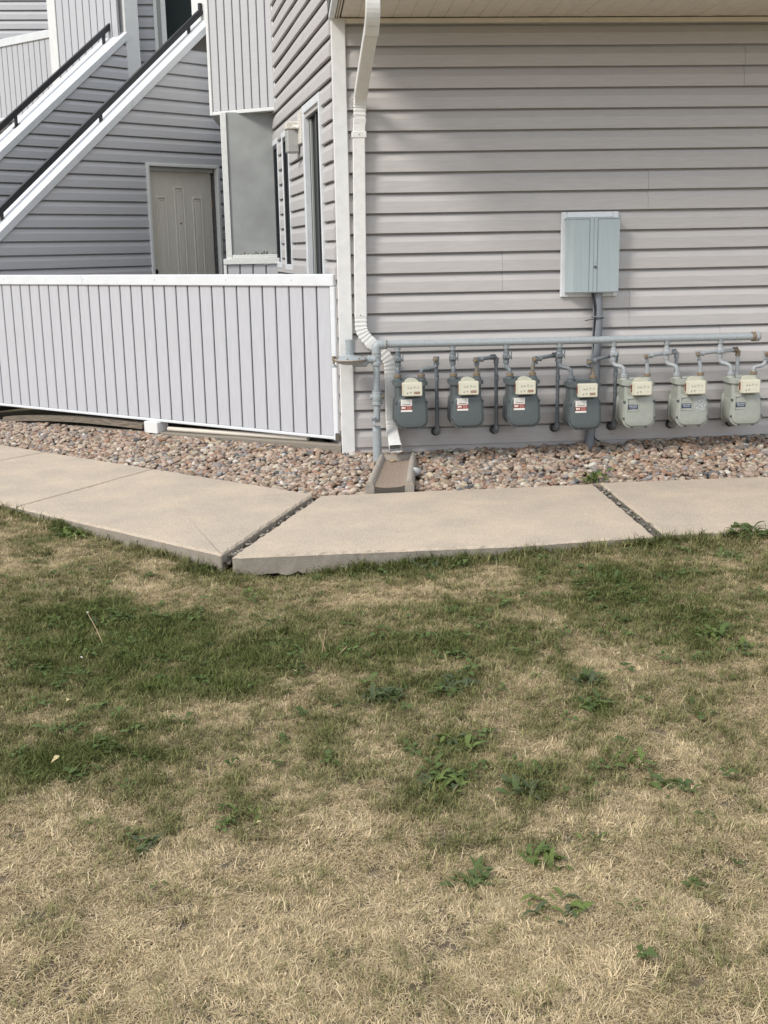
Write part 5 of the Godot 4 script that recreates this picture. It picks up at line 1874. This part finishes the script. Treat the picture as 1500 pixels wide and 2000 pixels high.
func build_weeds():
	weed(0.243, 3.578, 0.085, 16, 3, false, "dark jagged weed rosette alone in dry grass near the lawn's centre")
	weed(0.400, 3.936, 0.085, 12, 2, true, "bright broad-leaved weed in front of the dark centre rosette")
	weed(0.325, 4.040, 0.085, 4, 0, true, "large two-leaved weed beside the bright broad-leaved weed")
	weed(0.351, 4.197, 0.085, 11, 2, false, "bright weed with jagged leaves amid tall grass, mid lawn")
	weed(0.862, 3.717, 0.080, 15, 0, false, "sprawling blue-green weed below the right pavement crack")
	weed(0.894, 3.532, 0.080, 12, 3, false, "dark upper clump joined to the sprawling blue-green weed")
	weed(1.426, 3.159, 0.085, 14, 1, true, "leafy weed patch near the lawn's right edge")
	weed(1.500, 3.280, 0.075, 10, 2, true, "smaller leafy weed just in front of the right edge patch")
	weed(1.249, 3.023, 0.050, 6, 2, true, "small yellowish weed left of the right edge patch")
	weed(0.858, 4.106, 0.080, 8, 1, true, "upright pointed-leaf weed alone in dry grass at right")
	weed(0.923, 4.250, 0.075, 9, 0, true, "dark upright weed just in front of the pointed-leaf weed")
	weed(0.499, 4.779, 0.080, 9, 2, true, "pale green weed nearest the viewer in the bottom dry grass")
	weed(0.348, 4.642, 0.065, 12, 0, false, "weed rosette just left of the nearest pale green weed")
	weed(0.522, 4.574, 0.070, 14, 1, false, "spreading weed directly behind the nearest pale green weed")
	weed(0.543, 4.234, 0.070, 14, 3, false, "dusty grey-green weed in the middle of the dry strip")
	weed(-1.101, 1.300, 0.110, 16, 2, false, "bright green weed clump against the left pavement edge")
	weed(-1.380, 0.850, 0.080, 12, 2, false, "small green weed at far left below the tooled joint")
	weed(-0.205, 2.298, 0.060, 9, 2, true, "bright little weed below the wide pavement crack")
	weed(1.843, 2.199, 0.080, 12, 0, true, "low dark weed by the right frame edge near pavement")
	weed(1.250, 2.468, 0.070, 12, 0, false, "dark weed in grass below the weed-grown crack")
	weed(-0.166, 4.302, 0.060, 9, 1, false, "isolated green weed in dry grass left of centre")
	weed(-0.391, 4.401, 0.055, 9, 3, false, "leftmost small weed in the bottom dry grass")
	weed(0.542, 2.075, 0.085, 14, 3, false, "dark weed hugging the pavement edge midway along")
	weed(2.060, 1.870, 0.110, 22, 0, true, "long-bladed tuft at the pavement edge on the far right")
	weed(0.673, 4.779, 0.040, 5, 0, true, "tiny dark weed right of the nearest pale green weed")
	weed(0.657, 4.484, 0.045, 6, 2, true, "small bright weed between dry patches, right of spreading weed")
	weed(0.459, 3.499, 0.085, 10, 3, true, "flat spreading weed right behind the dark centre rosette")
	weed(-0.746, 2.694, 0.060, 14, 2, false, "bright weed within the dark green left patch")
	weed(1.640, 0.690, 0.085, 10, 1, true, "green weed sprouting at the gravel end of the right crack", 0.0)
	weed(1.690, 0.650, 0.120, 7, 2, true, "tall thin weed standing in the gravel below the conduit", 0.01)
	# green sprouts in the right-hand crack
	for i in 7:
		var t := i / 6.0
		weed(lerpf(1.662, 1.645, t) + rng.randf_range(-0.01, 0.01), lerpf(0.78, 1.84, t), 0.022, 6, i % 3, true, "%s tiny sprout in the right pavement crack counted from the gravel" % ["first", "second", "third", "fourth", "fifth", "sixth", "seventh"][i], -0.006)
	# litter
	var names := ["curled whitish dead leaf by the slab edge on the left", "yellow fallen leaf in the grass at far left", "pale shrivelled leaf in the left lawn, below the yellow one", "small grey leaf scrap in the dark green left patch", "whitish leaf scrap in the lawn right of centre", "pale leaf bit far left below the bright weed clump", "pale bit of debris below the wide crack", "tan scrap in the bare patch at left", "tan leaf sliver near the lawn's centre", "pale scrap low in the bottom dry grass"]
	var at := [Vector2(-0.708, 1.853), Vector2(-0.722, 3.498), Vector2(-0.689, 3.942), Vector2(-0.753, 3.118), Vector2(0.896, 3.052), Vector2(-1.225, 1.669), Vector2(-0.342, 2.257), Vector2(-0.891, 2.193), Vector2(-0.022, 3.363), Vector2(-0.112, 4.364)]
	for i in at.size():
		var l := mi("fallen_leaf", leaf_mesh(3 + i % 2), M.fluff if i in [0, 3, 4, 6] else M.dry_leaf, null)
		tag(l, names[i], "leaf")
		var k := 0.030 if i < 3 else 0.016
		l.transform = Transform3D(Basis.from_euler(Vector3(rng.randf_range(-0.5, 0.5), rng.randf() * TAU, rng.randf_range(-0.3, 0.3))).scaled_local(Vector3(k, k, k * 1.6)), Vector3(at[i].x, lawn_height(at[i].x, at[i].y) + 0.028, at[i].y))
	var sk := thing("dandelion_stalk", "bent dandelion stalk with a grey head in the left green patch", "dandelion", Vector3(-0.689, -0.06, 3.0))
	var s := st()
	var y0 := lawn_height(-0.689, 3.0)
	tube(s, bend([Vector3(-0.689, y0, 3.0), Vector3(-0.72, y0 + 0.05, 2.93), Vector3(-0.765, y0 + 0.10, 2.86)], 0.04), 0.0011, 6)
	put("stalk", s, M.straw, sk)
	var hd := st(0)
	pebble(hd, Vector3(-0.766, y0 + 0.104, 2.858), Vector3(0.0045, 0.0045, 0.0045), 1)
	put("seed_head", hd, M.fluff, sk)
	var dc := thing("dry_stems", "thin reddish dry stems standing in grass near the lawn's centre", "stems", Vector3(0.08, -0.06, 3.15))
	for q in [[0.06, 3.16, 0.02, 0.10], [0.085, 3.15, -0.03, 0.085], [0.10, 3.18, 0.05, 0.04]]:
		var d := st()
		var yy := lawn_height(q[0], q[1])
		tube(d, [Vector3(q[0], yy, q[1]), Vector3(q[0] + q[2], yy + q[3], q[1] - 0.02)], 0.0011, 6)
		put("stem", d, M.straw, dc)
